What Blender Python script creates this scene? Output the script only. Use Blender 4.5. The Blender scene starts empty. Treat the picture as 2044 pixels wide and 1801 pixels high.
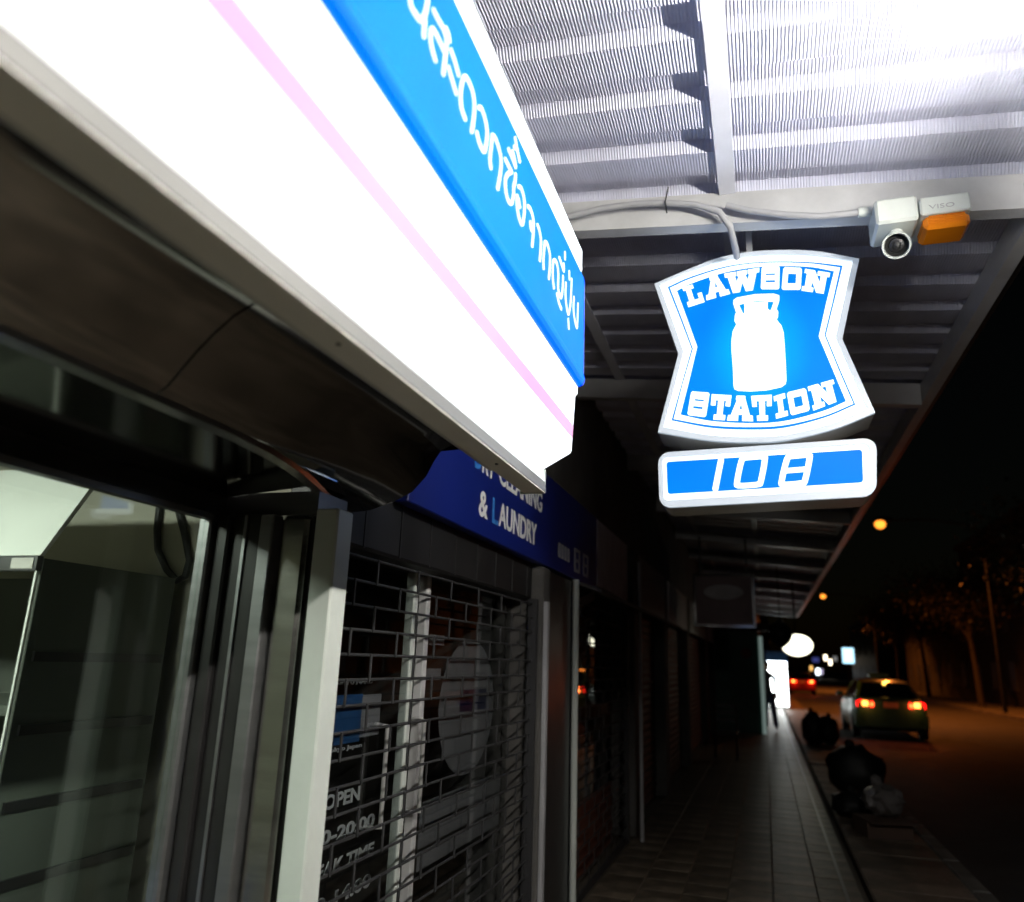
import bpy, bmesh, math, random
from mathutils import Vector, Matrix
from mathutils.geometry import tessellate_polygon

# ------------------------------------------------------------------ camera
sc = bpy.context.scene
col = sc.collection
R = math.radians
random.seed(7)
CAM = Vector((0, 0, 1.65))
YAW, PITCH, ROLL = -0.320915, 0.268390, 0.035372
def cam_matrix():
    fw = Vector((math.sin(YAW)*math.cos(PITCH), math.cos(YAW)*math.cos(PITCH), math.sin(PITCH)))
    r0 = Vector((math.cos(YAW), -math.sin(YAW), 0)); u0 = r0.cross(fw)
    r = math.cos(ROLL)*r0 + math.sin(ROLL)*u0
    u = -math.sin(ROLL)*r0 + math.cos(ROLL)*u0
    m = Matrix((r, u, -fw)).transposed().to_4x4(); m.translation = CAM
    return m
cd = bpy.data.cameras.new('camera'); co = bpy.data.objects.new('camera', cd); col.objects.link(co)
co.matrix_world = cam_matrix()
cd.sensor_fit = 'HORIZONTAL'; cd.sensor_width = 36; cd.lens = 1512.93/2044*36
cd.clip_start = 0.02; cd.clip_end = 2000
cd.dof.use_dof = True; cd.dof.focus_distance = 2.7; cd.dof.aperture_fstop = 1.7
sc.camera = co
# ------------------------------------------------------------------ night sky, moon
w = bpy.data.worlds.new('World'); sc.world = w; w.use_nodes = True
nt = w.node_tree; bg = nt.nodes['Background']
sky = nt.nodes.new('ShaderNodeTexSky'); sky.sky_type = 'NISHITA'; sky.sun_disc = False
sky.sun_elevation = R(2); sky.sun_rotation = R(200)
nt.links.new(sky.outputs[0], bg.inputs[0]); bg.inputs[1].default_value = 0.0007
sl = bpy.data.lights.new('moon', 'SUN'); sl.energy = 0.002; sl.angle = R(0.5); sl.color = (1, .93, .85)
so = bpy.data.objects.new('moon', sl); col.objects.link(so); so.rotation_euler = (R(60), 0, R(20))
# ------------------------------------------------------------------ view
vs = sc.view_settings; vs.view_transform = 'Standard'; vs.look = 'None'; vs.exposure = 0; vs.gamma = 1
vs.use_curve_mapping = False
cy = sc.cycles; cy.use_denoising = True; cy.sample_clamp_indirect = 4; cy.max_bounces = 8
cy.transparent_max_bounces = 24; cy.caustics_reflective = False; cy.caustics_refractive = False

# ------------------------------------------------------------------ materials
MATS = {}
def mat(name, c=(.5,.5,.5), rough=.5, metal=0, var=.12, scale=6, bump=0, bscale=60, emit=None, es=1, rnd=0, spec=.5, stretch=None, dirt=0, coat=0):
    """Principled with noise-varied colour, optional bump, emission, per-object variation."""
    if name in MATS: return MATS[name]
    m = bpy.data.materials.new(name); m.use_nodes = True; MATS[name] = m
    n = m.node_tree.nodes; l = m.node_tree.links; p = n['Principled BSDF']
    p.inputs['Roughness'].default_value = rough; p.inputs['Metallic'].default_value = metal
    p.inputs['Specular IOR Level'].default_value = spec
    if coat: p.inputs['Coat Weight'].default_value = coat
    tc = n.new('ShaderNodeTexCoord'); mp = n.new('ShaderNodeMapping'); l.new(tc.outputs['Object'], mp.inputs[0])
    if stretch: mp.inputs['Scale'].default_value = stretch
    no = n.new('ShaderNodeTexNoise'); no.inputs['Scale'].default_value = scale; no.inputs['Detail'].default_value = 6
    l.new(mp.outputs[0], no.inputs['Vector'])
    cr = n.new('ShaderNodeValToRGB')
    a = tuple(max(0, x*(1-var)) for x in c); b = tuple(min(1, x*(1+var)) for x in c)
    cr.color_ramp.elements[0].position = .3; cr.color_ramp.elements[1].position = .7
    cr.color_ramp.elements[0].color = (*a, 1); cr.color_ramp.elements[1].color = (*b, 1)
    l.new(no.outputs[0], cr.inputs[0]); out = cr.outputs[0]
    if dirt:
        n2 = n.new('ShaderNodeTexNoise'); n2.inputs['Scale'].default_value = scale*.35; n2.inputs['Detail'].default_value = 9
        n2.inputs['Roughness'].default_value = .7; l.new(mp.outputs[0], n2.inputs['Vector'])
        r2 = n.new('ShaderNodeValToRGB'); r2.color_ramp.elements[0].position = .42; r2.color_ramp.elements[1].position = .62
        r2.color_ramp.elements[0].color = (1-dirt,)*3+(1,); l.new(n2.outputs[0], r2.inputs[0])
        mx = n.new('ShaderNodeMix'); mx.data_type = 'RGBA'; mx.blend_type = 'MULTIPLY'; mx.inputs[0].default_value = 1
        l.new(out, mx.inputs[6]); l.new(r2.outputs[0], mx.inputs[7]); out = mx.outputs[2]
    if rnd:
        oi = n.new('ShaderNodeObjectInfo'); mr = n.new('ShaderNodeMapRange')
        mr.inputs[3].default_value = 1-rnd; mr.inputs[4].default_value = 1+rnd; l.new(oi.outputs['Random'], mr.inputs[0])
        mx = n.new('ShaderNodeMix'); mx.data_type = 'RGBA'; mx.blend_type = 'MULTIPLY'; mx.inputs[0].default_value = 1
        l.new(out, mx.inputs[6]); l.new(mr.outputs[0], mx.inputs[7]); out = mx.outputs[2]
    l.new(out, p.inputs['Base Color'])
    rm = n.new('ShaderNodeMapRange'); rm.inputs[3].default_value = max(.02, rough*.8); rm.inputs[4].default_value = min(1, rough*1.25)
    l.new(no.outputs[0], rm.inputs[0]); l.new(rm.outputs[0], p.inputs['Roughness'])
    if bump:
        nb = n.new('ShaderNodeTexNoise'); nb.inputs['Scale'].default_value = bscale; nb.inputs['Detail'].default_value = 5
        l.new(mp.outputs[0], nb.inputs['Vector'])
        bp = n.new('ShaderNodeBump'); bp.inputs['Strength'].default_value = bump; bp.inputs['Distance'].default_value = .01
        l.new(nb.outputs[0], bp.inputs['Height']); l.new(bp.outputs[0], p.inputs['Normal'])
    if emit:
        p.inputs['Emission Color'].default_value = (*emit, 1); p.inputs['Emission Strength'].default_value = es
    return m
def glass(name, tint=(.9,.95,.93), ior=1.5, rough=.02):
    m = bpy.data.materials.new(name); m.use_nodes = True; n = m.node_tree.nodes; l = m.node_tree.links
    n.clear(); o = n.new('ShaderNodeOutputMaterial'); mx = n.new('ShaderNodeMixShader')
    t = n.new('ShaderNodeBsdfTransparent'); t.inputs[0].default_value = (*tint, 1)
    g = n.new('ShaderNodeBsdfGlossy'); g.inputs['Roughness'].default_value = rough
    lw = n.new('ShaderNodeLayerWeight'); pw = n.new('ShaderNodeMath'); pw.operation = 'POWER'; pw.inputs[1].default_value = 4.5
    l.new(lw.outputs['Facing'], pw.inputs[0]); lw.inputs[0].default_value = .5
    f = n.new('ShaderNodeMath'); f.operation = 'MULTIPLY_ADD'; f.inputs[1].default_value = .9; f.inputs[2].default_value = .05
    l.new(pw.outputs[0], f.inputs[0])
    l.new(f.outputs[0], mx.inputs[0]); l.new(t.outputs[0], mx.inputs[1]); l.new(g.outputs[0], mx.inputs[2]); l.new(mx.outputs[0], o.inputs[0])
    MATS[name] = m; return m
def backlit(name, c, es, tube=None):
    """translucent acrylic lit by tubes behind it: light slightly uneven along the panel"""
    m = mat(name, tuple(min(.85, x*.25+.0) for x in c), rough=.42, var=.02, emit=c, es=es, spec=.06)
    n = m.node_tree.nodes; l = m.node_tree.links; p = n['Principled BSDF']
    tc = n.new('ShaderNodeTexCoord'); no = n.new('ShaderNodeTexNoise'); no.inputs['Scale'].default_value = 1.6
    l.new(tc.outputs['Object'], no.inputs['Vector'])
    mr = n.new('ShaderNodeMapRange'); mr.inputs[1].default_value = .3; mr.inputs[2].default_value = .7
    mr.inputs[3].default_value = es*.8; mr.inputs[4].default_value = es*1.2
    l.new(no.outputs[0], mr.inputs[0]); l.new(mr.outputs[0], p.inputs['Emission Strength'])
    return m

# ------------------------------------------------------------------ mesh builder
class MB:
    def __init__(s): s.v = []; s.f = []; s.sm = False
    def quad(s, *p):
        b = len(s.v); s.v += [tuple(q) for q in p]; s.f.append(tuple(range(b, b+len(p)))); return s
    def box(s, a, b, M=None):
        x0, y0, z0 = a; x1, y1, z1 = b
        p = [(x0,y0,z0),(x1,y0,z0),(x1,y1,z0),(x0,y1,z0),(x0,y0,z1),(x1,y0,z1),(x1,y1,z1),(x0,y1,z1)]
        if M is not None: p = [tuple(M @ Vector(q)) for q in p]
        o = len(s.v); s.v += p
        s.f += [tuple(o+i for i in f) for f in ((0,3,2,1),(4,5,6,7),(0,1,5,4),(1,2,6,5),(2,3,7,6),(3,0,4,7))]
        return s
    def bbox(s, a, b, r=.004):
        """box with chamfered edges along every side (octagonal in each section)"""
        x0,y0,z0 = a; x1,y1,z1 = b; o = len(s.v)
        def ring(z, i): return [(x0+i,y0,z),(x1-i,y0,z),(x1,y0+i,z),(x1,y1-i,z),(x1-i,y1,z),(x0+i,y1,z),(x0,y1-i,z),(x0,y0+i,z)]
        def inner(z): return [(x0+r,y0+r,z),(x1-r,y0+r,z),(x1-r,y0+r,z),(x1-r,y1-r,z),(x1-r,y1-r,z),(x0+r,y1-r,z),(x0+r,y1-r,z),(x0+r,y0+r,z)]
        s.v += inner(z0)+ring(z0+r, r)+ring(z1-r, r)+inner(z1)
        for k in range(3):
            for i in range(8):
                j = (i+1) % 8; s.f.append((o+8*k+i, o+8*k+j, o+8*k+8+j, o+8*k+8+i))
        s.f.append(tuple(o+i for i in (7,6,4,2,0)) if False else (o+0, o+6, o+4, o+2)); s.f.append((o+24, o+26, o+28, o+30))
        return s
    def tube(s, pts, r, n=8, caps=True):
        pts = [Vector(p) for p in pts]; o = len(s.v); rr = r if isinstance(r, (list, tuple)) else [r]*len(pts)
        up = None
        for i, p in enumerate(pts):
            d = (pts[min(i+1, len(pts)-1)]-pts[max(i-1, 0)]).normalized()
            if up is None: up = d.orthogonal().normalized()
            up = (up-d*up.dot(d)); up = up.normalized() if up.length > 1e-6 else d.orthogonal().normalized()
            sd = d.cross(up)
            for k in range(n):
                a = 2*math.pi*k/n; s.v.append(tuple(p+rr[i]*(math.cos(a)*up+math.sin(a)*sd)))
        for i in range(len(pts)-1):
            for k in range(n):
                s.f.append((o+i*n+k, o+i*n+(k+1) % n, o+(i+1)*n+(k+1) % n, o+(i+1)*n+k))
        if caps:
            s.f.append(tuple(o+k for k in range(n))[::-1]); s.f.append(tuple(o+(len(pts)-1)*n+k for k in range(n)))
        return s
    def prism(s, poly, fn, d0, d1, holes=()):
        """poly (2D) extruded between depths; fn(u,v,d)->xyz"""
        loops = [poly]+list(holes)
        tri = tessellate_polygon([[Vector((u, v, 0)) for u, v in q] for q in loops])
        flat = [q for L in loops for q in L]
        o = len(s.v); n = len(flat)
        s.v += [tuple(fn(u, v, d0)) for u, v in flat]+[tuple(fn(u, v, d1)) for u, v in flat]
        for t in tri:
            s.f.append(tuple(o+i for i in t)); s.f.append(tuple(o+n+i for i in reversed(t)))
        b = o
        for L in loops:
            k = len(L)
            for i in range(k):
                j = (i+1) % k; s.f.append((b+i, b+j, b+n+j, b+n+i))
            b += k
        return s
    def loft(s, rings, close=True, caps=True):
        o = len(s.v); n = len(rings[0])
        for r in rings: s.v += [tuple(q) for q in r]
        for i in range(len(rings)-1):
            for k in range(n if close else n-1):
                j = (k+1) % n; s.f.append((o+i*n+k, o+i*n+j, o+(i+1)*n+j, o+(i+1)*n+k))
        if caps and close:
            s.f.append(tuple(o+k for k in range(n))[::-1]); s.f.append(tuple(o+(len(rings)-1)*n+k for k in range(n)))
        return s
    def ribbon(s, pts, w, fn, d0, d1):
        """flat round-ended stroke along pts (2D)"""
        P = [Vector(p) for p in pts]
        Q = [P[0]]
        for i in range(len(P)-1):      # Catmull-Rom smoothing
            p0 = P[max(i-1, 0)]; p1 = P[i]; p2 = P[i+1]; p3 = P[min(i+2, len(P)-1)]
            for t in (.25, .5, .75, 1):
                Q.append(.5*((2*p1)+(p2-p0)*t+(2*p0-5*p1+4*p2-p3)*t*t+(3*p1-p0-3*p2+p3)*t*t*t))
        L = []; Rr = []
        for i, p in enumerate(Q):
            d = (Q[min(i+1, len(Q)-1)]-Q[max(i-1, 0)]); d = d.normalized() if d.length > 1e-9 else Vector((1, 0))
            nn = Vector((-d.y, d.x))*w/2; L.append(p+nn); Rr.append(p-nn)
        d0v = (Q[0]-Q[1]).normalized()*w*.35; d1v = (Q[-1]-Q[-2]).normalized()*w*.35
        L = [Q[0]+d0v+(L[0]-Q[0])*.5]+L+[Q[-1]+d1v+(L[-1]-Q[-1])*.5]; Rr = [Q[0]+d0v+(Rr[0]-Q[0])*.5]+Rr+[Q[-1]+d1v+(Rr[-1]-Q[-1])*.5]
        o = len(s.v); n = len(L)
        for d in (d0, d1): s.v += [tuple(fn(p.x, p.y, d)) for p in L]+[tuple(fn(p.x, p.y, d)) for p in Rr]
        for i in range(n-1):
            s.f.append((o+i, o+i+1, o+n+i+1, o+n+i)); s.f.append((o+2*n+i, o+3*n+i, o+3*n+i+1, o+2*n+i+1))
            s.f.append((o+i, o+2*n+i, o+2*n+i+1, o+i+1)); s.f.append((o+n+i, o+n+i+1, o+3*n+i+1, o+3*n+i))
        return s
    def mesh(s, name, loc=(0,0,0), smooth=False):
        me = bpy.data.meshes.new(name); lx, ly, lz = loc
        me.from_pydata([(x-lx, y-ly, z-lz) for x, y, z in s.v], [], s.f)
        bm = bmesh.new(); bm.from_mesh(me); bmesh.ops.remove_doubles(bm, verts=bm.verts, dist=1e-5)
        bmesh.ops.recalc_face_normals(bm, faces=bm.faces); bm.to_mesh(me); bm.free()
        if smooth:
            for p in me.polygons: p.use_smooth = True
            try: me.set_sharp_from_angle(angle=R(smooth if smooth > 1 else 40))
            except Exception: pass
        return me
def root_of(o):
    loc = Vector((0,0,0))
    while o is not None: loc += o.location; o = o.parent
    return loc
def part(name, mb, m, parent=None, smooth=False, loc=None, kind=None, label=None):
    """one mesh object; vertices are given in world space"""
    base = root_of(parent)
    me = mb.mesh(name, base if loc is None else loc, smooth)
    o = bpy.data.objects.new(name, me); col.objects.link(o)
    if loc is not None: o.location = Vector(loc)-base
    o.parent = parent
    me.materials.append(m if not isinstance(m, str) else MATS[m])
    if kind: o['kind'] = kind
    if label: o['label'] = label
    return o
def tag(o, label, cat, group=None):
    o['label'] = label; o['category'] = cat
    if group: o['group'] = group
    return o
def thing(name, loc, label, cat, group=None):
    o = bpy.data.objects.new(name, None); col.objects.link(o); o.location = loc; o.empty_display_size = .2
    return tag(o, label, cat, group)
def struct(name, mb, m, **k):
    return part(name, mb, m, kind='structure', **k)
def share(src, parent, loc, rot=(0,0,0)):
    o = bpy.data.objects.new(src.name.split('.')[0], src.data); col.objects.link(o); o.parent = parent; o.location = loc; o.rotation_euler = rot
    return o
def text_mb(s, fn, h, width=None, bold=.0, depth=.002, align='LEFT'):
    """flat lettering from the built-in font: fn(u,v,d)->xyz, cap height h, total width"""
    cu = bpy.data.curves.new('lettering', 'FONT'); cu.body = s; cu.size = 1; cu.extrude = .5; cu.offset = bold
    cu.resolution_u = 3
    o = bpy.data.objects.new('lettering', cu); col.objects.link(o)
    dg = bpy.context.evaluated_depsgraph_get(); me = bpy.data.meshes.new_from_object(o.evaluated_get(dg))
    xs = [v.co.x for v in me.vertices]; ys = [v.co.y for v in me.vertices]
    x0, x1 = min(xs), max(xs); y0, y1 = min(ys), max(ys); sy = h/(y1-y0); sx = (width/(x1-x0)) if width else sy
    mb = MB(); mb.v = [tuple(fn((v.co.x-x0)*sx, (v.co.y-y0)*sy, (v.co.z+.5)*depth)) for v in me.vertices]
    mb.f = [tuple(p.vertices) for p in me.polygons]
    bpy.data.objects.remove(o); bpy.data.meshes.remove(me); bpy.data.curves.remove(cu)
    return mb

# palette
mat('asphalt', (.05,.048,.046), .75, var=.3, scale=3, bump=.6, bscale=90, dirt=.35)
mat('concrete', (.16,.15,.135), .7, var=.2, scale=5, bump=.5, bscale=70, dirt=.5)
mat('paver', (.165,.130,.095), .42, var=.22, scale=9, bump=.35, bscale=55, rnd=.3, dirt=.6)
mat('slab', (.21,.16,.12), .6, var=.2, scale=7, bump=.5, bscale=60, rnd=.14, dirt=.5)
mat('grout', (.085,.072,.056), .9, var=.2)
mat('white_metal', (.55,.55,.56), .38, var=.08, scale=4, dirt=.18)
mat('white_post', (.62,.66,.63), .35, var=.06, scale=3, dirt=.12)
mat('alu', (.26,.26,.27), .36, metal=.85, var=.08, scale=3, stretch=(1,1,12))
mat('stainless', (.58,.57,.54), .22, metal=1, var=.1, scale=3, stretch=(1,.3,8), bump=.03, bscale=8)
mat('dark_panel', (.235,.228,.215), .10, metal=1, var=.15, scale=2, bump=.04, bscale=3)
mat('jamb_grey', (.11,.11,.115), .35, metal=.5, var=.12, scale=3, stretch=(1,1,9))
mat('dark_frame', (.028,.027,.028), .35, metal=.3, var=.15)
mat('dark_wall', (.10,.095,.09), .8, var=.2, scale=3, bump=.3, dirt=.4)
mat('rail_under', (.78,.76,.73), .5, var=.05, scale=2, dirt=.12)  # coloured paler than the rail face to make up for weak bounce light
mat('grey_frame', (.17,.165,.16), .42, metal=.25, var=.06, scale=2, dirt=.15)  # rail face coloured darker to offset the lamp light it catches
mat('black_steel', (.03,.03,.032), .42, metal=.6, var=.2)
mat('grille_steel', (.020,.020,.022), .65, metal=0, var=.2, scale=12)
mat('navy', (.004,.013,.15), .4, var=.1, scale=2)
mat('navy_dark', (.012,.016,.07), .45, var=.15)
mat('print_white', (.7,.7,.7), .5, var=.05)
mat('print_blue', (.03,.17,.5), .5, var=.08)
mat('poster_blue', (.02,.08,.22), .5, var=.1)
mat('glass_print', (.5,.5,.52), .6, var=.1)
mat('label_paper', (.55,.53,.5), .7, var=.08)
mat('paper', (.26,.25,.27), .7, var=.08, scale=8)
mat('rubber', (.02,.02,.02), .6, var=.2)
mat('conduit', (.38,.38,.4), .5, var=.1)
mat('bag_black', (.010,.010,.011), .5, var=.3, scale=8, bump=.5, bscale=12)
mat('leaf', (.022,.036,.012), .55, var=.5, scale=2)
mat('leaf_dry', (.03,.028,.013), .6, var=.45, scale=2)
mat('bark', (.035,.028,.022), .9, var=.3, scale=8, bump=.8, bscale=25)
mat('shop_green', (.06,.16,.13), .5, var=.15, scale=3, dirt=.3)
mat('house_wall', (.045,.042,.04), .85, var=.2, scale=.6, dirt=.4, bump=.3, bscale=8)
mat('house_dark', (.05,.05,.055), .4, var=.2)
glass('pane'); glass('tinted_pane', (.80,.82,.82))  # darker tint dims the prints behind it, standing in for shade

# ================================================================== SETTING
PZ = .12                                     # pavement level, road is z=0
struct('ground', MB().quad((-400,-60,-.03),(400,-60,-.03),(400,900,-.03),(-400,900,-.03)), 'asphalt')
struct('road', MB().box((1.5,-20,-.02),(9.4,400,0)), 'asphalt')
pav = struct('pavement', MB().box((-1.62,4.8,-.02),(.585,36,PZ-.012)), 'grout')
struct('near_pavement', MB().box((-1.62,-6,-.02),(.585,4.799,PZ)), 'paver')
# paving tiles, each with its own edges
T = .3
tile0 = None; k = 0
for j in range(50):
    for i in range(6):
        x = -1.08+T*i; y = 4.95+T*j
        if tile0 is None:
            tile0 = part('paving_tile', MB().bbox((-.1465,-.1465,-.012),(.1465,.1465,.012), .003), 'paver', pav, loc=None)
            o = tile0
        else: o = share(tile0, pav, (0,0,0))
        o.location = (x, y, PZ-.012+random.uniform(-.0012,.0012)); o.rotation_euler = (random.uniform(-.004,.004), random.uniform(-.004,.004), random.uniform(-.004,.004))
m = MB()
for j in range(50):
    for i in range(6):
        x = -1.08+T*i; y = 4.95+T*(j+50)
        m.box((x-.1465,y-.1465,PZ-.02),(x+.1465,y+.1465,PZ))
part('distant_paving', m, 'paver', pav, kind='stuff')
part('edge_trim', MB().box((.452,6.2,PZ+.001),(.474,33,PZ+.007)), 'alu', pav)
# outer strip: concrete slabs, then kerb stones
verge = struct('verge', MB().box((.64,-6,-.02),(1.36,60,PZ-.014)), 'slab')
s0 = None
for j in range(34):
    y = 5.2+.62*j
    if s0 is None: s0 = o = part('paving_slab', MB().bbox((-.352,-.304,-.014),(.352,.304,.014), .006), 'slab', verge)
    else: o = share(s0, verge, (0,0,0))
    o.location = (1.0, y, PZ-.014+random.uniform(-.003,.003)); o.rotation_euler = (random.uniform(-.008,.008), random.uniform(-.008,.008), 0)
kerb = struct('kerb', MB().box((1.37,-3,-.02),(1.49,60,.09)), 'grout')
s0 = None
for j in range(32):
    y = 4.5+1.0*j
    if s0 is None: s0 = o = part('kerb_stone', MB().bbox((-.068,-.494,-.07),(.068,.494,.07), .014), 'concrete', kerb)
    else: o = share(s0, kerb, (0,0,0))
    o.location = (1.43, y, PZ-.066); o.rotation_euler = (0,0,random.uniform(-.004,.004))
struct('drain_channel', MB().box((.585,-3,-.02),(.64,60,.035)), 'grout')
struct('far_pavement', MB().box((9.4,-10,-.02),(12.6,200,.13)), 'concrete')

# ================================================================== CANOPY
ZE, XE, SL = 3.462, 1.10, .10
def cz(x, off=0): return ZE+off-SL*(x-XE)
mat('purlin_paint', (.72,.73,.82), .4, var=.06, scale=3, dirt=.12)
canopy = thing('canopy', (-1.6, 3, 3.6), 'corrugated metal pavement canopy on steel beams above the shop signs', 'canopy')
sheet = mat('roof_sheet', (.64,.65,.80), .42, metal=0, var=.08, scale=2.5, dirt=.28, stretch=(1,.4,1))
n = sheet.node_tree.nodes; l = sheet.node_tree.links
tc = n.new('ShaderNodeTexCoord'); wv = n.new('ShaderNodeTexWave'); wv.wave_type = 'BANDS'; wv.bands_direction = 'X'
wv.inputs['Scale'].default_value = 27; wv.inputs['Distortion'].default_value = .6; wv.inputs['Detail'].default_value = 1
l.new(tc.outputs['Object'], wv.inputs['Vector'])
bp = n.new('ShaderNodeBump'); bp.inputs['Strength'].default_value = .55; bp.inputs['Distance'].default_value = .006
l.new(wv.outputs[1], bp.inputs['Height']); l.new(bp.outputs[0], n['Principled BSDF'].inputs['Normal'])
def corrugated(y0, y1, x0, x1):
    m = MB(); y = y0; prof = []
    while y < y1:
        prof += [(y, 0), (y+.15, 0), (y+.176, .045), (y+.274, .045)]; y += .3
    prof.append((y, 0))
    for (ya, za), (yb, zb) in zip(prof, prof[1:]):
        m.quad((x0,ya,cz(x0,.05)+za),(x1,ya,cz(x1,.05)+za),(x1,yb,cz(x1,.05)+zb),(x0,yb,cz(x0,.05)+zb))
    return m
ys = [-1.45,.75,3.02,5.36,7.62,9.9,12.2,14.5,16.8,19.1,21.4,23.7,26.0,28.3]
for a, b in ((-1.5,4.2),(4.2,9.9),(9.9,15.6),(15.6,21.3),(21.3,28.4)):
    part('roof_sheet', corrugated(a+.003, b, -1.62, 1.16), sheet, canopy)
for y in ys:
    m = MB(); h = .15
    for x0, x1 in ((-1.6,1.07),):
        m.loft([[(x0,y-.035,cz(x0,.047)),(x0,y+.035,cz(x0,.047)),(x0,y+.035,cz(x0,.047-h)),(x0,y-.035,cz(x0,.047-h))],
                [(x1,y-.035,cz(x1,.047)),(x1,y+.035,cz(x1,.047)),(x1,y+.035,cz(x1,.047-h)),(x1,y-.035,cz(x1,.047-h))]])
    part('cross_beam', m, 'white_metal', canopy)
for x in (-.055, -.93):
    for ya, yb in zip(ys, ys[1:]):
        part('purlin', MB().box((x-.034,ya+.036,cz(x,.0475)-.010),(x+.034,yb-.036,cz(x,.0475)-.0005)), 'purlin_paint', canopy)
part('edge_beam', MB().box((1.075,-1.5,ZE-.075),(1.135,28.4,ZE+.048)), 'white_metal', canopy)
part('gutter_lip', MB().box((1.137,-1.5,ZE-.03),(1.19,28.4,ZE+.012)), 'dark_frame', canopy)

# ================================================================== LIT FASCIA SIGN OF THE STORE
OUT=[(-0.4014,3.3505),(-0.253,3.4023),(-0.0999,3.4447),(0.0727,3.4526),(0.2847,3.4217),(0.4693,3.3567),(0.4214,3.1739),(0.3745,2.9934),(0.4246,2.826),(0.4727,2.6624),(0.3173,2.6036),(0.1402,2.5672),(0.0052,2.5639),(-0.1795,2.5818),(-0.3979,2.632),(-0.35,2.809),(-0.3012,2.9911),(-0.3504,3.1683)]
IN=[(-0.3471,3.3354),(-0.2384,3.3743),(-0.0815,3.4047),(0.0752,3.4056),(0.2586,3.3798),(0.4075,3.3424),(0.3617,3.1812),(0.3158,3.0228),(0.3602,2.8618),(0.4063,2.7037),(0.2865,2.6555),(0.1345,2.6208),(0.0079,2.6187),(-0.1681,2.6371),(-0.3427,2.6843),(-0.2937,2.8499),(-0.2459,3.0158),(-0.2944,3.1733)]
W=[(-0.3318,3.3259),(-0.2337,3.3621),(-0.077,3.3955),(0.0747,3.3972),(0.258,3.3699),(0.3921,3.3309),(0.3528,3.1823),(0.3078,3.0237),(0.3515,2.8626),(0.3961,2.7093),(0.2828,2.6656),(0.1353,2.6357),(0.0086,2.6337),(-0.1676,2.6514),(-0.3293,2.6913),(-0.2873,2.8493),(-0.2375,3.0149),(-0.2843,3.1722)]
B=[(-0.3014,3.3065),(-0.2319,3.336),(-0.0829,3.3706),(0.0737,3.3776),(0.2569,3.3523),(0.3669,3.3153),(0.3246,3.167),(0.285,3.0182),(0.3278,2.8672),(0.3691,2.7212),(0.2798,2.6856),(0.1363,2.653),(0.0094,2.6497),(-0.167,2.6703),(-0.2991,2.7086),(-0.2601,2.8551),(-0.2185,3.0213),(-0.2602,3.1666)]
CAN=[(-0.0712,2.8238),(-0.0702,2.9026),(-0.0727,2.9826),(-0.0709,3.0363),(-0.0639,3.0789),(-0.0472,3.1098),(-0.0546,3.127),(-0.0516,3.1541),(-0.0457,3.1671),(-0.056,3.2098),(-0.0542,3.229),(-0.0393,3.2383),(0.0383,3.2454),(0.1142,3.2387),(0.1381,3.2275),(0.1367,3.2031),(0.1232,3.1639),(0.1295,3.1496),(0.1267,3.1256),(0.1205,3.114),(0.1384,3.0841),(0.1458,3.0513),(0.1467,2.9877),(0.1459,2.8938),(0.1445,2.832),(0.1403,2.8144),(0.1224,2.802),(0.0624,2.7924),(-0.0023,2.7924),(-0.0534,2.799),(-0.0681,2.8079)]
CH1=[(-0.0321,3.2014),(-0.0116,3.2072),(-0.0097,3.196),(-0.0113,3.1604),(-0.0162,3.1566)]
CH2=[(0.0886,3.2034),(0.1144,3.2003),(0.1007,3.1638),(0.0948,3.1591),(0.0869,3.1709)]
CH3=[(-0.0019,3.2088),(0.0367,3.2125),(0.0842,3.2095),(0.0863,3.2048),(0.0365,3.2075)]
LET=[('L',[(-0.2518,3.2174),(-0.1796,3.2347),(-0.2042,3.3324),(-0.2766,3.3188)]),('A',[(-0.1719,3.2416),(-0.0676,3.2613),(-0.0979,3.3658),(-0.1708,3.3527)]),('W',[(-0.0773,3.2625),(0.0514,3.2676),(0.0624,3.3724),(-0.0891,3.3629)]),('S',[(0.0633,3.2672),(0.1397,3.2575),(0.1474,3.3685),(0.0726,3.3744)]),('O',[(0.1489,3.2536),(0.2268,3.2437),(0.2389,3.3476),(0.1636,3.3618)]),('N',[(0.2302,3.2395),(0.3277,3.2111),(0.3505,3.3077),(0.2515,3.3409)]),('S',[(-0.27,2.7046),(-0.1925,2.689),(-0.1721,2.7994),(-0.2501,2.8118)]),('T',[(-0.1762,2.6786),(-0.1001,2.668),(-0.0815,2.7804),(-0.1637,2.7919)]),('A',[(-0.1048,2.6683),(0.0015,2.6583),(-0.0023,2.7718),(-0.0778,2.7786)]),('T',[(0.0043,2.6591),(0.0735,2.6571),(0.0828,2.7704),(-0.0009,2.7717)]),('I',[(0.0942,2.6633),(0.1421,2.6741),(0.1344,2.774),(0.0892,2.7622)]),('O',[(0.1532,2.6734),(0.2284,2.6906),(0.2185,2.7903),(0.1426,2.7759)]),('N',[(0.242,2.6892),(0.3426,2.7246),(0.3274,2.8192),(0.2263,2.7947)])]
N1=[(-0.1356,2.4974),(-0.15,2.4338),(-0.1644,2.3687)]
N0=[(-0.037,2.5006),(0.0336,2.502),(0.039,2.4841),(0.0194,2.3977),(0.0053,2.3838),(-0.0669,2.3817),(-0.0753,2.3965),(-0.0531,2.4885)]
N8=[(0.1392,2.4977),(0.2076,2.5001),(0.2136,2.4854),(0.1904,2.3939),(0.1759,2.3831),(0.1086,2.3799),(0.1006,2.3936),(0.1261,2.4848)]
N8m=[(0.1146,2.4371),(0.1995,2.441)]
NB=[(-0.3993,2.5388),(0.4692,2.5577),(0.4489,2.3195),(-0.3967,2.2946)]
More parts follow.
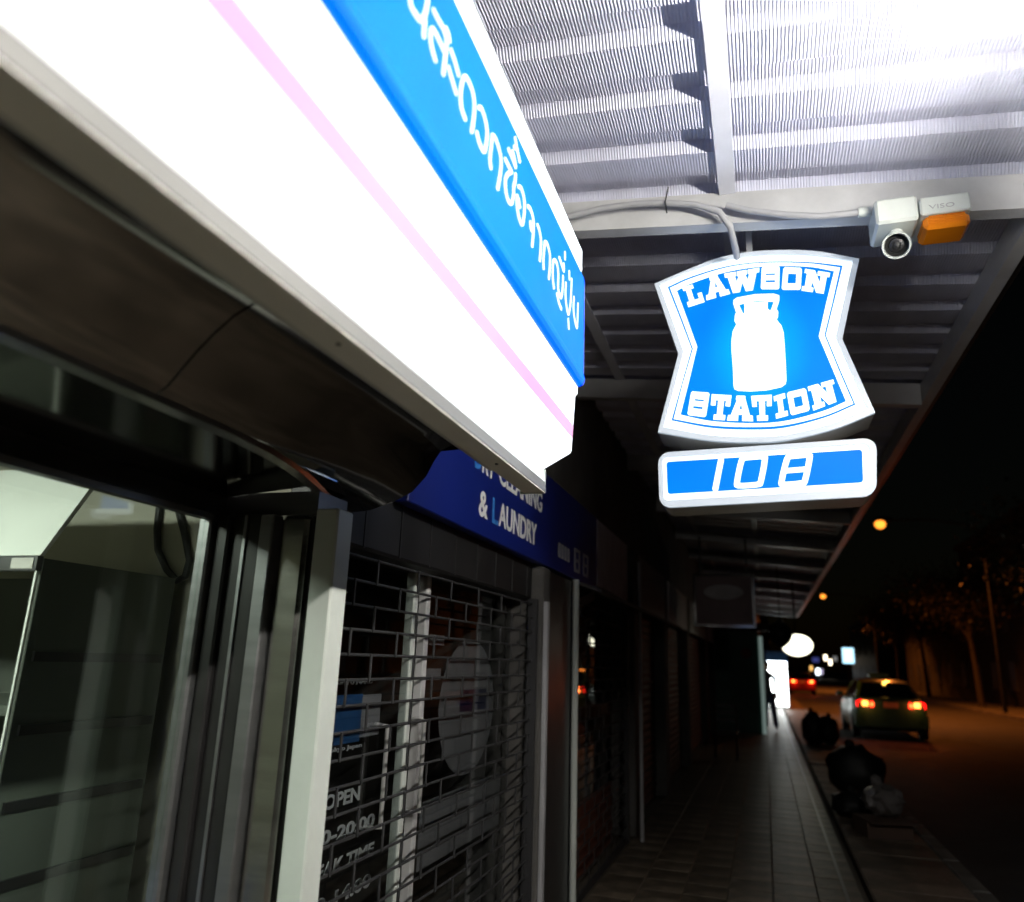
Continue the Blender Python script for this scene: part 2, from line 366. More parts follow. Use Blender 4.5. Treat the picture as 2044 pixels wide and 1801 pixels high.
NF=[(-0.365,2.4984),(0.4131,2.5134),(0.4062,2.378),(-0.3621,2.3558)]
THAI=[[(0.8911,2.6987),(0.8982,2.6824),(0.9159,2.6823),(0.9375,2.6903),(0.9519,2.7234),(0.9557,2.764)],[(0.9507,2.7061),(0.9507,2.686),(0.9513,2.6696)],[(1.0021,2.6646),(0.9836,2.6764),(0.9757,2.6954),(0.9802,2.7119),(0.9941,2.7167),(1.0156,2.716),(1.0314,2.7136)],[(0.9801,2.7531),(1.0014,2.7529),(1.0252,2.7545),(1.0401,2.745),(1.0415,2.7206),(1.0371,2.6665)],[(1.0348,2.7657),(1.0465,2.7637),(1.0539,2.7544)],[(1.0622,2.7416),(1.0835,2.7347),(1.1037,2.7218)],[(1.0574,2.6988),(1.0773,2.6862),(1.0992,2.6758)],[(1.1487,2.6573),(1.1275,2.6654),(1.1187,2.693),(1.124,2.7259),(1.1341,2.7435),(1.1514,2.7493),(1.1759,2.7449),(1.1892,2.7262),(1.1906,2.6956),(1.1837,2.6557)],[(1.2128,2.735),(1.2285,2.7452),(1.2527,2.7374),(1.2673,2.7157),(1.2638,2.6828),(1.2538,2.6611),(1.2282,2.6611),(1.2099,2.6734)],[(1.2993,2.6524),(1.2911,2.6699),(1.2959,2.7135),(1.2984,2.7333),(1.3195,2.7395),(1.3465,2.729),(1.3597,2.7116),(1.3571,2.6782),(1.3452,2.633)],[(1.3851,2.7364),(1.4092,2.736),(1.434,2.7355)],[(1.4616,2.7494),(1.46,2.7303),(1.4514,2.7092),(1.4517,2.6866),(1.4406,2.6581),(1.4155,2.6506),(1.3967,2.6653),(1.3926,2.6896),(1.4114,2.7173),(1.434,2.7355)],[(1.4051,2.7767),(1.4302,2.7744),(1.4601,2.7673)],[(1.4332,2.7921),(1.4473,2.7841),(1.4596,2.7721)],[(1.4485,2.8399),(1.4655,2.8208),(1.4887,2.8031)],[(1.4442,2.8118),(1.4692,2.8222)],[(1.4859,2.7322),(1.5078,2.7416),(1.5326,2.7289),(1.5381,2.6982),(1.5268,2.6561),(1.5017,2.6548),(1.4825,2.6734),(1.4766,2.7003),(1.4895,2.6984),(1.5021,2.6871)],[(1.5647,2.7295),(1.589,2.7341),(1.6113,2.7222),(1.6166,2.6929),(1.6102,2.6449)],[(1.5882,2.7),(1.5963,2.6848),(1.616,2.6911)],[(1.6497,2.7292),(1.6709,2.7225),(1.6858,2.6978),(1.6798,2.6434)],[(1.7166,2.6399),(1.7126,2.6655),(1.7185,2.7053),(1.7236,2.7224),(1.7471,2.7274),(1.7728,2.7131),(1.7756,2.6773),(1.769,2.6382)],[(1.8219,2.6368),(1.8075,2.6655),(1.8067,2.7028),(1.8195,2.7216),(1.8485,2.7255),(1.8662,2.7022),(1.8672,2.6583),(1.8972,2.6451),(1.9149,2.6764),(1.9195,2.7242)],[(1.8551,2.6361),(1.8774,2.6207),(1.9059,2.6137)],[(1.8729,2.7585),(1.8985,2.7528),(1.9271,2.7451),(1.9245,2.7669)],[(1.9365,2.8109),(1.939,2.7904)],[(1.9539,2.7206),(1.9506,2.6821),(1.964,2.652),(1.9882,2.6365),(2.0097,2.6739),(2.019,2.7224),(2.0225,2.7687)],[(1.9916,2.7779),(1.9954,2.7546)],[(1.9892,2.6211),(1.9967,2.594)],[(2.056,2.7248),(2.0504,2.6902),(2.0632,2.6614),(2.0984,2.6425),(2.1066,2.6847),(2.1096,2.7284)]]
SY0, SY1 = -1.3, 2.2                          # sign runs along y
fs = thing('light_box_sign', (-.7, .5, 2.14), 'long white and blue backlit fascia sign with Thai lettering above the store window', 'sign')
backlit('sign_white', (.90,.96,1.0), 1.9); backlit('sign_pink', (1.0,.50,.83), .80); backlit('sign_blue', (.0,.25,1.0), .95)
backlit('letter_lit', (.86,.97,1.0), 1.5)
mat('acrylic_rim', (.52,.55,.60), .35, var=.06, emit=(.72,.86,1.0), es=.36)
mat('sign_edge_blue', (.0,.06,.75), .15, var=.05, emit=(0,.035,.9), es=.75)
def extr(m, prof, y0, y1, close=True):
    return m.loft([[(x,y0,z) for x, z in prof], [(x,y1,z) for x, z in prof]], close=close, caps=close)
# bottom rail with a groove, closed box behind
part('bottom_rail', extr(MB(), [(-.6165,2.150),(-.6205,2.1825),(-.70,2.222),(-.685,2.156)], SY0, SY1), 'grey_frame', fs)
part('rail_underside', extr(MB(), [(-.6185,2.146),(-.6185,2.149),(-.688,2.155),(-.688,2.150)], SY0, SY1-.001), 'rail_under', fs)
part('housing', extr(MB(), [(-.702,2.223),(-.6295,2.2235),(-.55,2.276),(-.545,2.46),(-.53,2.96),(-.80,2.96),(-.80,2.223)], SY0, SY1-.012), 'white_metal', fs)
part('lower_face', extr(MB(), [(-.6265,2.2235),(-.542,2.270),(-.538,2.278),(-.528,2.456),(-.5215,2.462),(-.5205,2.4865),(-.5415,2.487),(-.548,2.276),(-.6275,2.229)], SY0, SY1), 'sign_white', fs)
part('colour_stripe', extr(MB(), [(-.5355,2.318),(-.5329,2.360),(-.5345,2.361),(-.5372,2.319)], SY0, SY1+.001), 'sign_pink', fs)
part('top_face', extr(MB(), [(-.516,2.877),(-.509,2.89),(-.509,2.962),(-.535,2.972),(-.54,2.96),(-.54,2.877)], SY0, SY1-.006), 'sign_white', fs)
pv = [(-.515,2.488),(-.5055,2.493),(-.500,2.503),(-.503,2.503),(-.535,2.503),(-.535,2.488)]
pb = [(-.500,2.5035),(-.4995,2.515),(-.503,2.53),(-.503,2.855),(-.505,2.868),(-.512,2.876),(-.535,2.876),(-.535,2.5035)]
backlit('sign_deep_blue', (.0,.19,1.0), 1.05)
part('lower_bevel', extr(MB(), pv, SY0, SY1-.003), 'sign_deep_blue', fs)
part('blue_panel', extr(MB(), pb, SY0, SY1-.003), 'sign_blue', fs)
part('blue_end_trim', extr(MB(), [(x+.001, z) for x, z in pv[:2]+pb[:-1]+[(-.535,2.488)]], SY1-.0028, SY1+.006), 'sign_edge_blue', fs)
part('end_cap', MB().box((-.70,SY1+.0005,2.1465),(-.6195,SY1+.003,2.222)), 'white_post', fs)
mat('lip_white', (.7,.72,.75), .35, var=.04, emit=(.90,.96,1.0), es=.45)
part('lit_lip', extr(MB(), [(-.6195,2.183),(-.6243,2.2212),(-.632,2.2212),(-.627,2.1832)], SY0, SY1-.004), 'lip_white', fs)
part('film_crease', MB().tube([(-.585,.385,2.2475),(-.602,.405,2.2382),(-.617,.428,2.2298),(-.6245,.462,2.214)], .0016, 6), 'lip_white', fs)
part('film_crease', MB().tube([(-.560,.405,2.2615),(-.590,.432,2.2448),(-.612,.452,2.2325),(-.6245,.470,2.214)], .0026, 6), 'acrylic_rim', fs)
part('film_crease', MB().tube([(-.6245,.462,2.214),(-.619,.50,2.2285),(-.610,.535,2.2335)], .0016, 6), 'acrylic_rim', fs)
part('screw', MB().tube([(-.650,1.02,2.150),(-.650,1.02,2.145)], .0045, 10), 'black_steel', fs)
part('screw', MB().tube([(-.650,1.83,2.150),(-.650,1.83,2.145)], .0045, 10), 'black_steel', fs)
fnb = lambda u, v, d: (-.503+d, u, v)
for g in THAI:
    part('lettering', MB().ribbon(g, .0098, fnb, .0006, .0032), 'letter_lit', fs)

# ================================================================== HANGING SHIELD SIGN
YF = 3.22
bs = thing('hanging_sign', (.035, YF, 2.3), 'blue shield shaped lit sign with milk can, numbered box below, under the canopy', 'sign')
fn = lambda u, v, d: (u, YF+d, v)
backlit('acrylic_white', (.86,.97,1.0), 1.7); backlit('acrylic_blue', (.0,.235,1.0), 1.0)
mat('acrylic_rim', (.52,.55,.60), .35, var=.06, emit=(.72,.86,1.0), es=.36)
mat('acrylic_side', (.62,.63,.62), .4, var=.08, dirt=.15)
# blue field: brighter where the inner tubes stand behind the can
mb_ = MATS['acrylic_blue']; n = mb_.node_tree.nodes; l = mb_.node_tree.links
tc = n.new('ShaderNodeTexCoord'); mp = n.new('ShaderNodeMapping'); mp.inputs['Location'].default_value = (0,0,-.70*.62); mp.inputs['Scale'].default_value = (1,0,.62)
ln = n.new('ShaderNodeVectorMath'); ln.operation = 'LENGTH'; rp = n.new('ShaderNodeValToRGB'); rp.color_ramp.elements[0].position = .08; rp.color_ramp.elements[1].position = .24
mp.vector_type = 'POINT'; rp.color_ramp.elements[0].color = (0,.42,1,1); rp.color_ramp.elements[1].color = (0,.225,1,1); rp.color_ramp.interpolation = 'EASE'
l.new(tc.outputs['Object'], mp.inputs[0]); l.new(mp.outputs[0], ln.inputs[0]); l.new(ln.outputs['Value'], rp.inputs[0]); l.new(rp.outputs[0], n['Principled BSDF'].inputs['Emission Color'])
def arcs(Pn):
    P = [Vector(p) for p in Pn]; out = []
    for i in range(18):
        out.append(tuple(P[i]))
        if i in (0,1,2,3,4,9,10,11,12,13):
            lo = 0 if i < 5 else 9; hi = lo+5
            p1, p2 = P[i], P[i+1]; p0 = P[i-1] if i > lo else p1*2-p2; p3 = P[i+2] if i+2 <= hi else p2*2-p1
            for t in (.2,.4,.6,.8): out.append(tuple(.5*((2*p1)+(p2-p0)*t+(2*p0-5*p1+4*p2-p3)*t*t+(3*p1-p0-3*p2+p3)*t*t*t)))
    return out
OUT, IN, W, B = arcs(OUT), arcs(IN), arcs(W), arcs(B)
shield = part('shield_housing', MB().prism(OUT, fn, .012, .215), 'acrylic_side', bs)
MID = [(a*.58+b*.42, c*.58+d*.42) for (a, c), (b, d) in zip(OUT, IN)]
part('rim', MB().prism(OUT, fn, -.008, .0118, holes=[MID]), 'acrylic_rim', bs)
part('outer_face', MB().prism(MID, fn, .006, .0118), 'acrylic_white', bs)
part('border_line', MB().prism([(a*.75+b*.25, c*.75+d*.25) for (a, c), (b, d) in zip(IN, W)], fn, .004, .0058), 'acrylic_blue', bs)
part('inner_face', MB().prism(W, fn, .002, .0038), 'acrylic_white', bs)
part('blue_field', MB().prism(B, fn, -.0002, .0018), 'acrylic_blue', bs)
part('milk_can', MB().prism(CAN, fn, -.003, -.0004, holes=[CH1, CH2, CH3]), 'acrylic_white', bs)
def rc(a, b, c, d): return [(a,c),(b,c),(b,d),(a,d)]
GL = {
 'L': [rc(.16,.46,.0,1), rc(0,.64,.82,1), rc(0,1,0,.24), rc(.76,1,0,.5)],
 'A': [[(.06,0),(.34,0),(.60,1),(.34,1)], [(.66,0),(.94,0),(.66,1),(.40,1)], rc(.25,.75,.24,.46), rc(0,.42,0,.22), rc(.58,1,0,.22), rc(.22,.7,.84,1)],
 'W': [[(.06,1),(.27,1),(.40,0),(.17,0)], [(.17,0),(.40,0),(.58,.85),(.42,.85)], [(.60,0),(.83,0),(.58,.85),(.42,.85)], [(.73,1),(.94,1),(.83,0),(.60,0)], rc(0,.33,.8,1), rc(.67,1,.8,1), rc(.36,.64,.78,1)],
 'S': [[(0,.06),(.07,0),(.93,0),(1,.06),(1,.3),(0,.3)], rc(.0,1,.40,.62), [(0,.7),(1,.7),(1,.94),(.93,1),(.07,1),(0,.94)], rc(0,.24,.3,.40), rc(0,.24,.62,.7), rc(.76,1,.3,.40), rc(.76,1,.62,.7)],
 'O': [[(0,.08),(.08,0),(.92,0),(1,.08),(1,.28),(0,.28)], [(0,.72),(1,.72),(1,.92),(.92,1),(.08,1),(0,.92)], rc(0,.28,.28,.72), rc(.72,1,.28,.72)],
 'N': [rc(.10,.36,0,1), rc(.66,.9,0,1), [(.10,1),(.40,1),(.90,0),(.60,0)], rc(0,.46,0,.2), rc(.52,1,.8,1), rc(0,.4,.82,1)],
 'T': [rc(0,1,.78,1), rc(0,.24,.56,.78), rc(.76,1,.56,.78), rc(.36,.66,0,.78), rc(.2,.82,0,.2)],
 'I': [rc(.28,.72,0,1), rc(0,1,0,.22), rc(0,1,.78,1)]}
for ch, q in LET:
    bl, br, tr, tl = [Vector(p) for p in q]; m = MB()
    mp = lambda s, t: (bl*(1-s)+br*s)*(1-t)+(tl*(1-s)+tr*s)*t
    for i, pl in enumerate(GL[ch]):
        m.prism([tuple(mp(*p)) for p in pl], fn, -.0026-.00012*i, -.0004)
    part('letter', m, 'acrylic_white', bs)
def rounded(q, r, n=5):
    P = [Vector(p) for p in q]; out = []
    for i in range(4):
        a = (P[i-1]-P[i]).normalized(); b = (P[(i+1) % 4]-P[i]).normalized(); c = P[i]+(a+b)*r
        for k in range(n+1):
            t = math.pi/2*k/n; out.append(tuple(c-b*r*math.cos(t)*1-a*r*math.sin(t)*1 if False else c-(a*math.sin(t)+b*math.cos(t))*r))
    return out
nbq = rounded(NB, .05); nfq = rounded(NF, .012)
mid = rounded([(a*.48+b*.52, c*.48+d*.52) for (a, c), (b, d) in zip(NB, NF)], .02)
part('number_housing', MB().prism(nbq, fn, .012, .205), 'acrylic_side', bs)
part('number_rim', MB().prism(nbq, fn, -.006, .0118, holes=[mid]), 'acrylic_rim', bs)
part('number_face', MB().prism(mid, fn, .006, .0118), 'acrylic_white', bs)
part('number_field', MB().prism(nfq, fn, .003, .0058), 'acrylic_blue', bs)
part('digit', MB().ribbon(N1, .024, fn, .0004, .0028), 'acrylic_white', bs)
part('digit', MB().ribbon(N0+[N0[0]], .023, fn, .0004, .0028), 'acrylic_white', bs)
part('digit', MB().ribbon(N8+[N8[0]], .023, fn, .0004, .0028).ribbon(N8m, .022, fn, .0002, .0028), 'acrylic_white', bs)
part('hanger_bar', MB().box((.012,YF+.06,3.40),(.038,YF+.085,cz(.02,.045))), 'white_metal', bs)
part('hanger_bar', MB().box((.012,YF+.135,3.40),(.038,YF+.16,cz(.02,.045))), 'white_metal', bs)
part('link_pipe', MB().tube([(.03,YF+.11,2.52),(.03,YF+.11,2.62)], .025, 12), 'acrylic_side', bs)

# ================================================================== THINGS ON THE CROSS BEAM
BY = 2.985
fl = thing('fluorescent_lamp', (.86, 2.0, 3.36), 'lit fluorescent tube fixture under the canopy near the road edge', 'lamp')
mat('tube_light', (.9,.9,.85), .3, emit=(1.0,.965,.87), es=350)
ZL = 3.08
for a, b in ((.90,2.36),(-.60,.86)):  # second batten is out of view, added to brighten the post and rail
    part('spine', MB().bbox((.826,a-.02,ZL+.024),(.844,b+.02,ZL+.05), .003), 'white_metal', fl)
    part('tube', MB().tube([(.835,a+.02,ZL),(.835,b-.02,ZL)], .0165, 12), 'tube_light', fl, smooth=True)
    for y in (a, b): part('lamp_holder', MB().bbox((.82,y-.02,ZL-.024),(.85,y+.0185,ZL+.0235), .004), 'conduit', fl)
    for y in (a+.25, b-.25): part('hanger_rod', MB().tube([(.835,y,ZL+.0495),(.835,y,cz(.835,.05))], .006, 6), 'white_metal', fl)
sc_ = thing('security_camera', (.56, 2.93, 3.30), 'white security camera with a black lens fixed under the cross beam', 'camera')
part('housing', MB().bbox((.488,2.85,3.303),(.636,3.04,3.409), .010), 'white_post', sc_)
part('swivel_arm', MB().tube([(.566,2.93,3.31),(.566,2.935,3.262)], [.026,.022], 12), 'white_post', sc_, smooth=True)
cdir = (CAM-Vector((.558,2.87,3.22))); cdir = Vector((-.16,-.86,-.48)).normalized()
c0 = Vector((.562,2.925,3.243))
csd = cdir.cross(Vector((0,0,1))).normalized(); cup = csd.cross(cdir)
def cring(d, r, n=24): return [c0+cdir*d+csd*r*1.22*math.cos(2*math.pi*i/n)+cup*r*1.22*math.sin(2*math.pi*i/n) for i in range(n)]
part('barrel', MB().loft([cring(-.05,.032), cring(-.045,.040), cring(.052,.0425), cring(.058,.0415), cring(.057,.036), cring(.02,.034)], caps=False), 'white_post', sc_, smooth=50)
part('lens', MB().loft([cring(.018,.0335), cring(.024,.0335), cring(.028,.024), cring(.040,.021), cring(.043,.014)]), 'black_steel', sc_, smooth=40)
part('lens_glass', MB().loft([cring(.0435,.0135), cring(.047,.010), cring(.049,.003)]), 'bag_black', sc_, smooth=60)
be = thing('beacon_lamp', (.72, 2.93, 3.27), 'amber warning lamp in a white box beside the security camera', 'lamp')
part('white_base', MB().bbox((.642,2.853,3.318),(.812,3.06,3.392), .006), 'white_post', be)
m_ = mat('amber', (.95,.26,.008), .12, var=.1, scale=3); m_.node_tree.nodes['Principled BSDF'].inputs['Transmission Weight'].default_value = .25
part('amber_lens', MB().bbox((.650,2.86,3.262),(.806,3.00,3.3175), .014), 'amber', be)
for i in range(5): part('lens_rib', MB().box((.668,2.8565,3.278+.0075*i),(.788,2.8598,3.2815+.0075*i)), 'amber', be)
part('lettering', text_mb('VISO', lambda u, v, d: (.672+u, 2.8525-d, 3.336+v), .018, .085), 'conduit', be)
cp = thing('conduit_pipe', (-.3, 2.93, 3.55), 'grey flexible cable conduit sagging along the front of the cross beam', 'pipe')
part('pipe', MB().tube([(-.90,2.93,3.60),(-.729,2.93,3.584),(-.594,2.93,3.602),(-.443,2.93,3.599),(-.306,2.93,3.581),(-.182,2.93,3.549),(-.09,2.93,3.501),(-.05,2.955,3.44),(-.035,3.06,3.40),(-.03,3.15,3.40)], .014, 10), 'conduit', cp, smooth=True)
part('cable_tie', MB().tube([(-.299,2.925,3.655),(-.307,2.912,3.60),(-.312,2.912,3.575),(-.307,2.925,3.528)], .0035, 6), 'rubber', cp)
c2 = thing('camera_conduit', (.3, 2.93, 3.43), 'short grey conduit running into the security camera housing', 'pipe')
part('pipe', MB().tube([(-.06,2.935,3.53),(.028,2.93,3.487),(.177,2.93,3.441),(.304,2.93,3.414),(.438,2.93,3.408),(.487,2.93,3.408)], .014, 10), 'conduit', c2, smooth=True)
part('gland', MB().tube([(.440,2.93,3.408),(.486,2.93,3.408)], .020, 12), 'white_post', c2)

# ================================================================== CONVENIENCE STORE FRONT
st = thing('store_front', (-1.5, .5, PZ), 'convenience store front with dark curved soffit, steel jambs and large window', 'shop')
prof = [(-.712,2.300),(-.80,2.305),(-.86,2.300),(-.905,2.292),(-.945,2.272),(-.985,2.240),(-1.02,2.205),(-1.05,2.170),(-1.075,2.140),(-1.098,2.124)]
prof2 = [(x, z+.012) for x, z in reversed(prof)]
for a, b in ((-1.3,.05),(.056,1.105)):
    part('soffit_panel', extr(MB(), prof+prof2, a, b), 'dark_panel', st, smooth=35)
endp = [(-.712,2.300),(-.80,2.305),(-.90,2.302),(-.962,2.290),(-.986,2.255),(-1.008,2.209),(-1.055,2.158),(-1.12,2.127),(-1.20,2.103),(-1.30,2.094)]
endp2 = [(x, z+.012) for x, z in reversed(endp)]
def bk(y): return max(0, (y-1.35)/.81)**1.8
def bent(y, pr, pe=None):
    k = bk(y); return [(a+(c-a)*k, y, b+(d-b)*k) for (a, b), (c, d) in zip(pr, pe or endp+endp2)]
ys_ = [1.111,1.3,1.4,1.5,1.6,1.7,1.8,1.9,1.98,2.06,2.12,2.16]
part('soffit_panel', MB().loft([bent(y, prof+prof2) for y in ys_]), 'dark_panel', st, smooth=35)
prof = endp
part('soffit_end', MB().prism(prof+[(-1.36,2.30)], lambda u, v, d: (u, d, v), 2.1605, 2.168), 'dark_panel', st)
# bright rim, swept down into the post at its end
rim = [(y, 0, 0) for y in (-1.3,.0,1.0)]+[(y, -.202*bk(y), -.030*bk(y)) for y in (1.35,1.5,1.6,1.7,1.8,1.9,1.98,2.06,2.14)]
m = MB(); m.loft([[(-1.098+dx,y,2.126+dz),(-1.104+dx,y,2.112+dz),(-1.128+dx,y,2.106+dz),(-1.13+dx,y,2.124+dz)] for y, dx, dz in rim])
part('rim_trim', m, 'stainless', st, smooth=30)
part('recess_ceiling', MB().loft([[(-1.131,y,2.118),(-1.50,y,2.086),(-1.50,y,2.10),(-1.131,y,2.135)] for y in (-1.3,1.84)]), 'dark_panel', st)
part('header', MB().box((-1.56,-1.3,2.03),(-1.502,1.845,2.10)), 'dark_frame', st)
part('header_trim', MB().box((-1.535,-1.3,2.012),(-1.505,1.80,2.029)), 'alu', st)
part('glass_pane', MB().box((-1.536,-1.3,PZ+.1),(-1.530,1.80,2.012)), 'pane', st)
part('window_stile', MB().bbox((-1.556,1.801,PZ),(-1.512,1.86,2.03), .006), 'alu', st)
part('window_stile', MB().bbox((-1.511,1.825,PZ),(-1.466,1.86,2.03), .006), 'dark_frame', st)
part('dark_jamb', MB().box((-1.465,1.845,PZ),(-1.366,1.885,2.0305)), 'dark_frame', st)
part('jamb_bead', MB().box((-1.425,1.838,PZ),(-1.415,1.8445,2.0305)), 'alu', st)
part('steel_strip', MB().bbox((-1.365,1.83,PZ),(-1.3205,1.88,2.0305), .004), 'alu', st)
part('steel_column', MB().bbox((-1.320,1.862,PZ),(-1.2275,2.02,2.0305), .012), 'stainless', st)
part('dark_reveal', MB().box((-1.2270,1.885,PZ),(-1.1965,2.0,2.0305)), 'dark_frame', st)
part('corner_post', MB().bbox((-1.196,1.85,PZ),(-1.123,1.935,2.046), .005), 'white_post', st)
part('jamb_head', MB().box((-1.56,1.8605,2.031),(-1.198,2.02,2.10)), 'jamb_grey', st)
part('upper_wall', MB().box((-1.64,-1.3,2.32),(-1.40,2.30,3.9)), 'dark_wall', st)
part('sill', MB().box((-1.56,-1.3,PZ),(-1.50,1.80,PZ+.0995)), 'alu', st)
# interior room
inn = mat('inner_wall', (.52,.50,.42), .7, var=.08, scale=2)
part('inner_wall', MB().box((-5.0,2.30,PZ),(-1.58,2.38,2.7)), inn, st)
part('back_wall', MB().box((-5.1,-2.6,PZ),(-5.002,2.38,2.7)), inn, st)
part('inner_floor', MB().box((-5.0,-2.6,.02),(-1.57,2.30,PZ-.001)), 'concrete', st)
part('inner_ceiling', MB().box((-5.0,-2.6,2.60),(-1.58,2.30,2.68)), inn, st)
part('inner_wall', MB().box((-5.0,-2.7,PZ),(-1.58,-2.602,2.7)), inn, st)
lm = thing('ceiling_light', (-2.4,.35,2.57), 'lit ceiling panel inside the convenience store', 'lamp')
mat('panel_light', (.9,.9,.85), .4, emit=(.95,1.0,.86), es=75)
part('diffuser', MB().box((-2.9,.2,2.572),(-1.9,.5,2.580)), 'panel_light', lm)
part('frame', MB().box((-2.94,.16,2.581),(-1.86,.54,2.599)), 'white_metal', lm)
ch = thing('display_chiller', (-2.4,1.95,PZ), 'upright display chiller with a sloped white header behind the store window', 'chiller')
mat('chiller_dark', (.085,.095,.08), .65, var=.12, scale=2)
mat('chiller_white', (.80,.82,.78), .35, var=.04)
part('side_panel', MB().box((-2.03,1.70,PZ),(-2.0,2.24,1.890)), 'chiller_dark', ch)
part('back_panel', MB().box((-3.2,2.21,PZ),(-2.031,2.24,1.885)), 'chiller_dark', ch)
part('header_panel', MB().loft([[(x,1.684,1.897),(x,1.86,2.215),(x,1.874,2.207),(x,1.698,1.897)] for x in (-3.2,-2.0)]), 'chiller_white', ch)
part('label_rail', MB().box((-3.2,1.680,1.852),(-2.003,1.70,1.895)), 'alu', ch)
part('price_label', MB().box((-2.10,1.6775,1.858),(-2.015,1.6796,1.889)), 'label_paper', ch)
part('glass_edge', MB().box((-2.006,1.682,1.30),(-1.999,1.690,1.851)), 'chiller_white', ch)
for i, z in enumerate((.45,.78,1.11,1.44)):
    part('shelf_board', MB().box((-3.19,1.78,z),(-2.032,2.20,z+.03)), 'chiller_dark', ch)
for i in range(7):
    z = .42+.2*i; part('side_rib', MB().box((-1.999,1.72,z-.022),(-1.990,2.22,z+.006)), 'dark_frame', ch)  # dark bars imitate stripes reflected in the chiller side
ca = part('power_cable', MB().tube([(-2.17,2.285,2.25),(-2.16,2.285,2.08),(-2.14,2.285,2.0),(-2.08,2.28,1.925),(-2.02,2.27,1.885),(-1.985,2.27,1.90),(-1.985,2.28,1.96),(-2.03,2.285,2.06),(-2.10,2.285,2.2)], .013, 8), 'rubber', smooth=True)
tag(ca, 'black power cable hanging in a loop on the store inner wall', 'cable')
gs = thing('goods_crate', (-1.85,1.5,PZ), 'dark blue stacked goods crate low behind the store window', 'crate')
mat('crate_blue', (.03,.04,.16), .5)
for i in range(3):
    part('crate_side', MB().bbox((-2.0,1.30,PZ+.005+.27*i),(-1.66,1.74,PZ+.265+.27*i), .012), 'crate_blue', gs)
    part('crate_grip', MB().box((-1.659,1.44,PZ+.18+.27*i),(-1.655,1.60,PZ+.22+.27*i)), 'dark_frame', gs)
# ================================================================== LAUNDRY SHOP
la = thing('laundry_shop', (-1.5, 3.4, PZ), 'dark dry cleaning shop front with blue fascia and glazed door', 'shop')
part('fascia_panel', MB().bbox((-1.26,2.44,2.19),(-1.20,5.775,2.74), .004), 'navy', la)
fx = lambda y0, z0: (lambda u, v, d: (-1.1995+d, y0+u, z0+v))
part('lettering', text_mb('D', fx(3.085,2.478), .118, .085, .02), 'print_blue', la)
part('lettering', text_mb('RY', fx(3.183,2.478), .118, .17, .02), 'print_white', la)
part('lettering', text_mb('CLEANING', fx(3.42,2.478), .118, .78, .02), 'print_white', la)
part('lettering', text_mb('&', fx(3.16,2.272), .122, .12, .02), 'print_white', la)
part('lettering', text_mb('L', fx(3.345,2.272), .122, .085, .02), 'print_blue', la)
part('lettering', text_mb('AUNDRY', fx(3.44,2.272), .122, .66, .02), 'print_white', la)
for y, w_, h in ((4.60,.05,.09),(4.68,.05,.09),(4.76,.05,.09),(4.84,.05,.09)):
    part('lettering', MB().prism([(y,2.28),(y+w_,2.28),(y+w_,2.28+h),(y,2.28+h)], lambda u, v, d: (-1.1995+d, u, v), 0, .002, holes=[[(y+.014,2.295),(y+w_-.014,2.295),(y+w_-.014,2.28+h-.014),(y+.014,2.28+h-.014)]]), 'conduit', la)
for y in (5.03, 5.30):
    part('lettering', MB().prism([(y,2.24),(y+.17,2.24),(y+.17,2.40),(y,2.40)], lambda u, v, d: (-1.1995+d, u, v), 0, .002, holes=[[(y+.04,2.26),(y+.13,2.26),(y+.13,2.31),(y+.04,2.31)],[(y+.04,2.33),(y+.13,2.33),(y+.13,2.38),(y+.04,2.38)]]), 'conduit', la)
part('wall', MB().box((-1.45,2.302,2.741),(-1.262,30,3.9)), 'dark_wall', la)
part('shutter_box', MB().bbox((-1.44,2.06,1.99),(-1.262,4.26,2.30), .01), 'black_steel', la)
for i in range(8): part('box_joint', MB().box((-1.2615,2.25+.27*i,1.995),(-1.2585,2.262+.27*i,2.185)), 'dark_frame', la)
part('glass_pane', MB().box((-1.390,2.05,PZ+.05),(-1.386,2.93,1.99)), 'tinted_pane', la)
part('glass_pane', MB().box((-1.390,3.10,PZ+.05),(-1.386,4.26,1.99)), 'tinted_pane', la)
part('door_stile', MB().bbox((-1.42,2.93,PZ),(-1.38,2.972,1.99), .004), 'white_post', la)
part('door_stile', MB().bbox((-1.42,3.058,PZ),(-1.38,3.10,1.99), .004), 'white_metal', la)
part('door_rail', MB().box((-1.419,2.05,PZ),(-1.381,2.929,PZ+.05)), 'alu', la)
part('inner_wall', MB().box((-2.9,2.40,PZ),(-2.86,4.5,2.3)), 'dark_wall', la)
part('inner_wall', MB().box((-2.86,4.30,PZ),(-1.44,4.34,2.3)), 'dark_wall', la)
disc = [(3.67+.37*math.cos(2*math.pi*i/40), 1.425+.315*math.sin(2*math.pi*i/40)) for i in range(40)]
fg = lambda u, v, d: (-1.3995+d, u, v)
part('round_decal', MB().prism(disc, fg, 0, .0015), 'paper', la)
part('decal_print', MB().prism([(3.55,1.40),(3.92,1.40),(3.92,1.50),(3.55,1.50)], fg, .0016, .002), 'navy_dark', la)
part('blue_poster', MB().prism([(2.407,1.35),(2.585,1.35),(2.585,1.512),(2.407,1.512)], fg, .0018, .003), 'poster_blue', la)
part('white_poster', MB().prism([(2.33,1.362),(2.735,1.362),(2.735,1.508),(2.33,1.508)], fg, 0, .0015), 'paper', la)
part('price_strip', MB().prism([(3.16,.80),(4.2,.80),(4.2,1.06),(3.16,1.06)], fg, 0, .0015), 'paper', la)
part('wall_notice', MB().prism([(3.15,1.70),(3.32,1.70),(3.32,1.745),(3.15,1.745)], fg, 0, .0015), 'paper', la)
part('wall_notice', MB().prism([(3.14,1.55),(3.30,1.55),(3.30,1.60),(3.14,1.60)], fg, 0, .0015), 'paper', la)
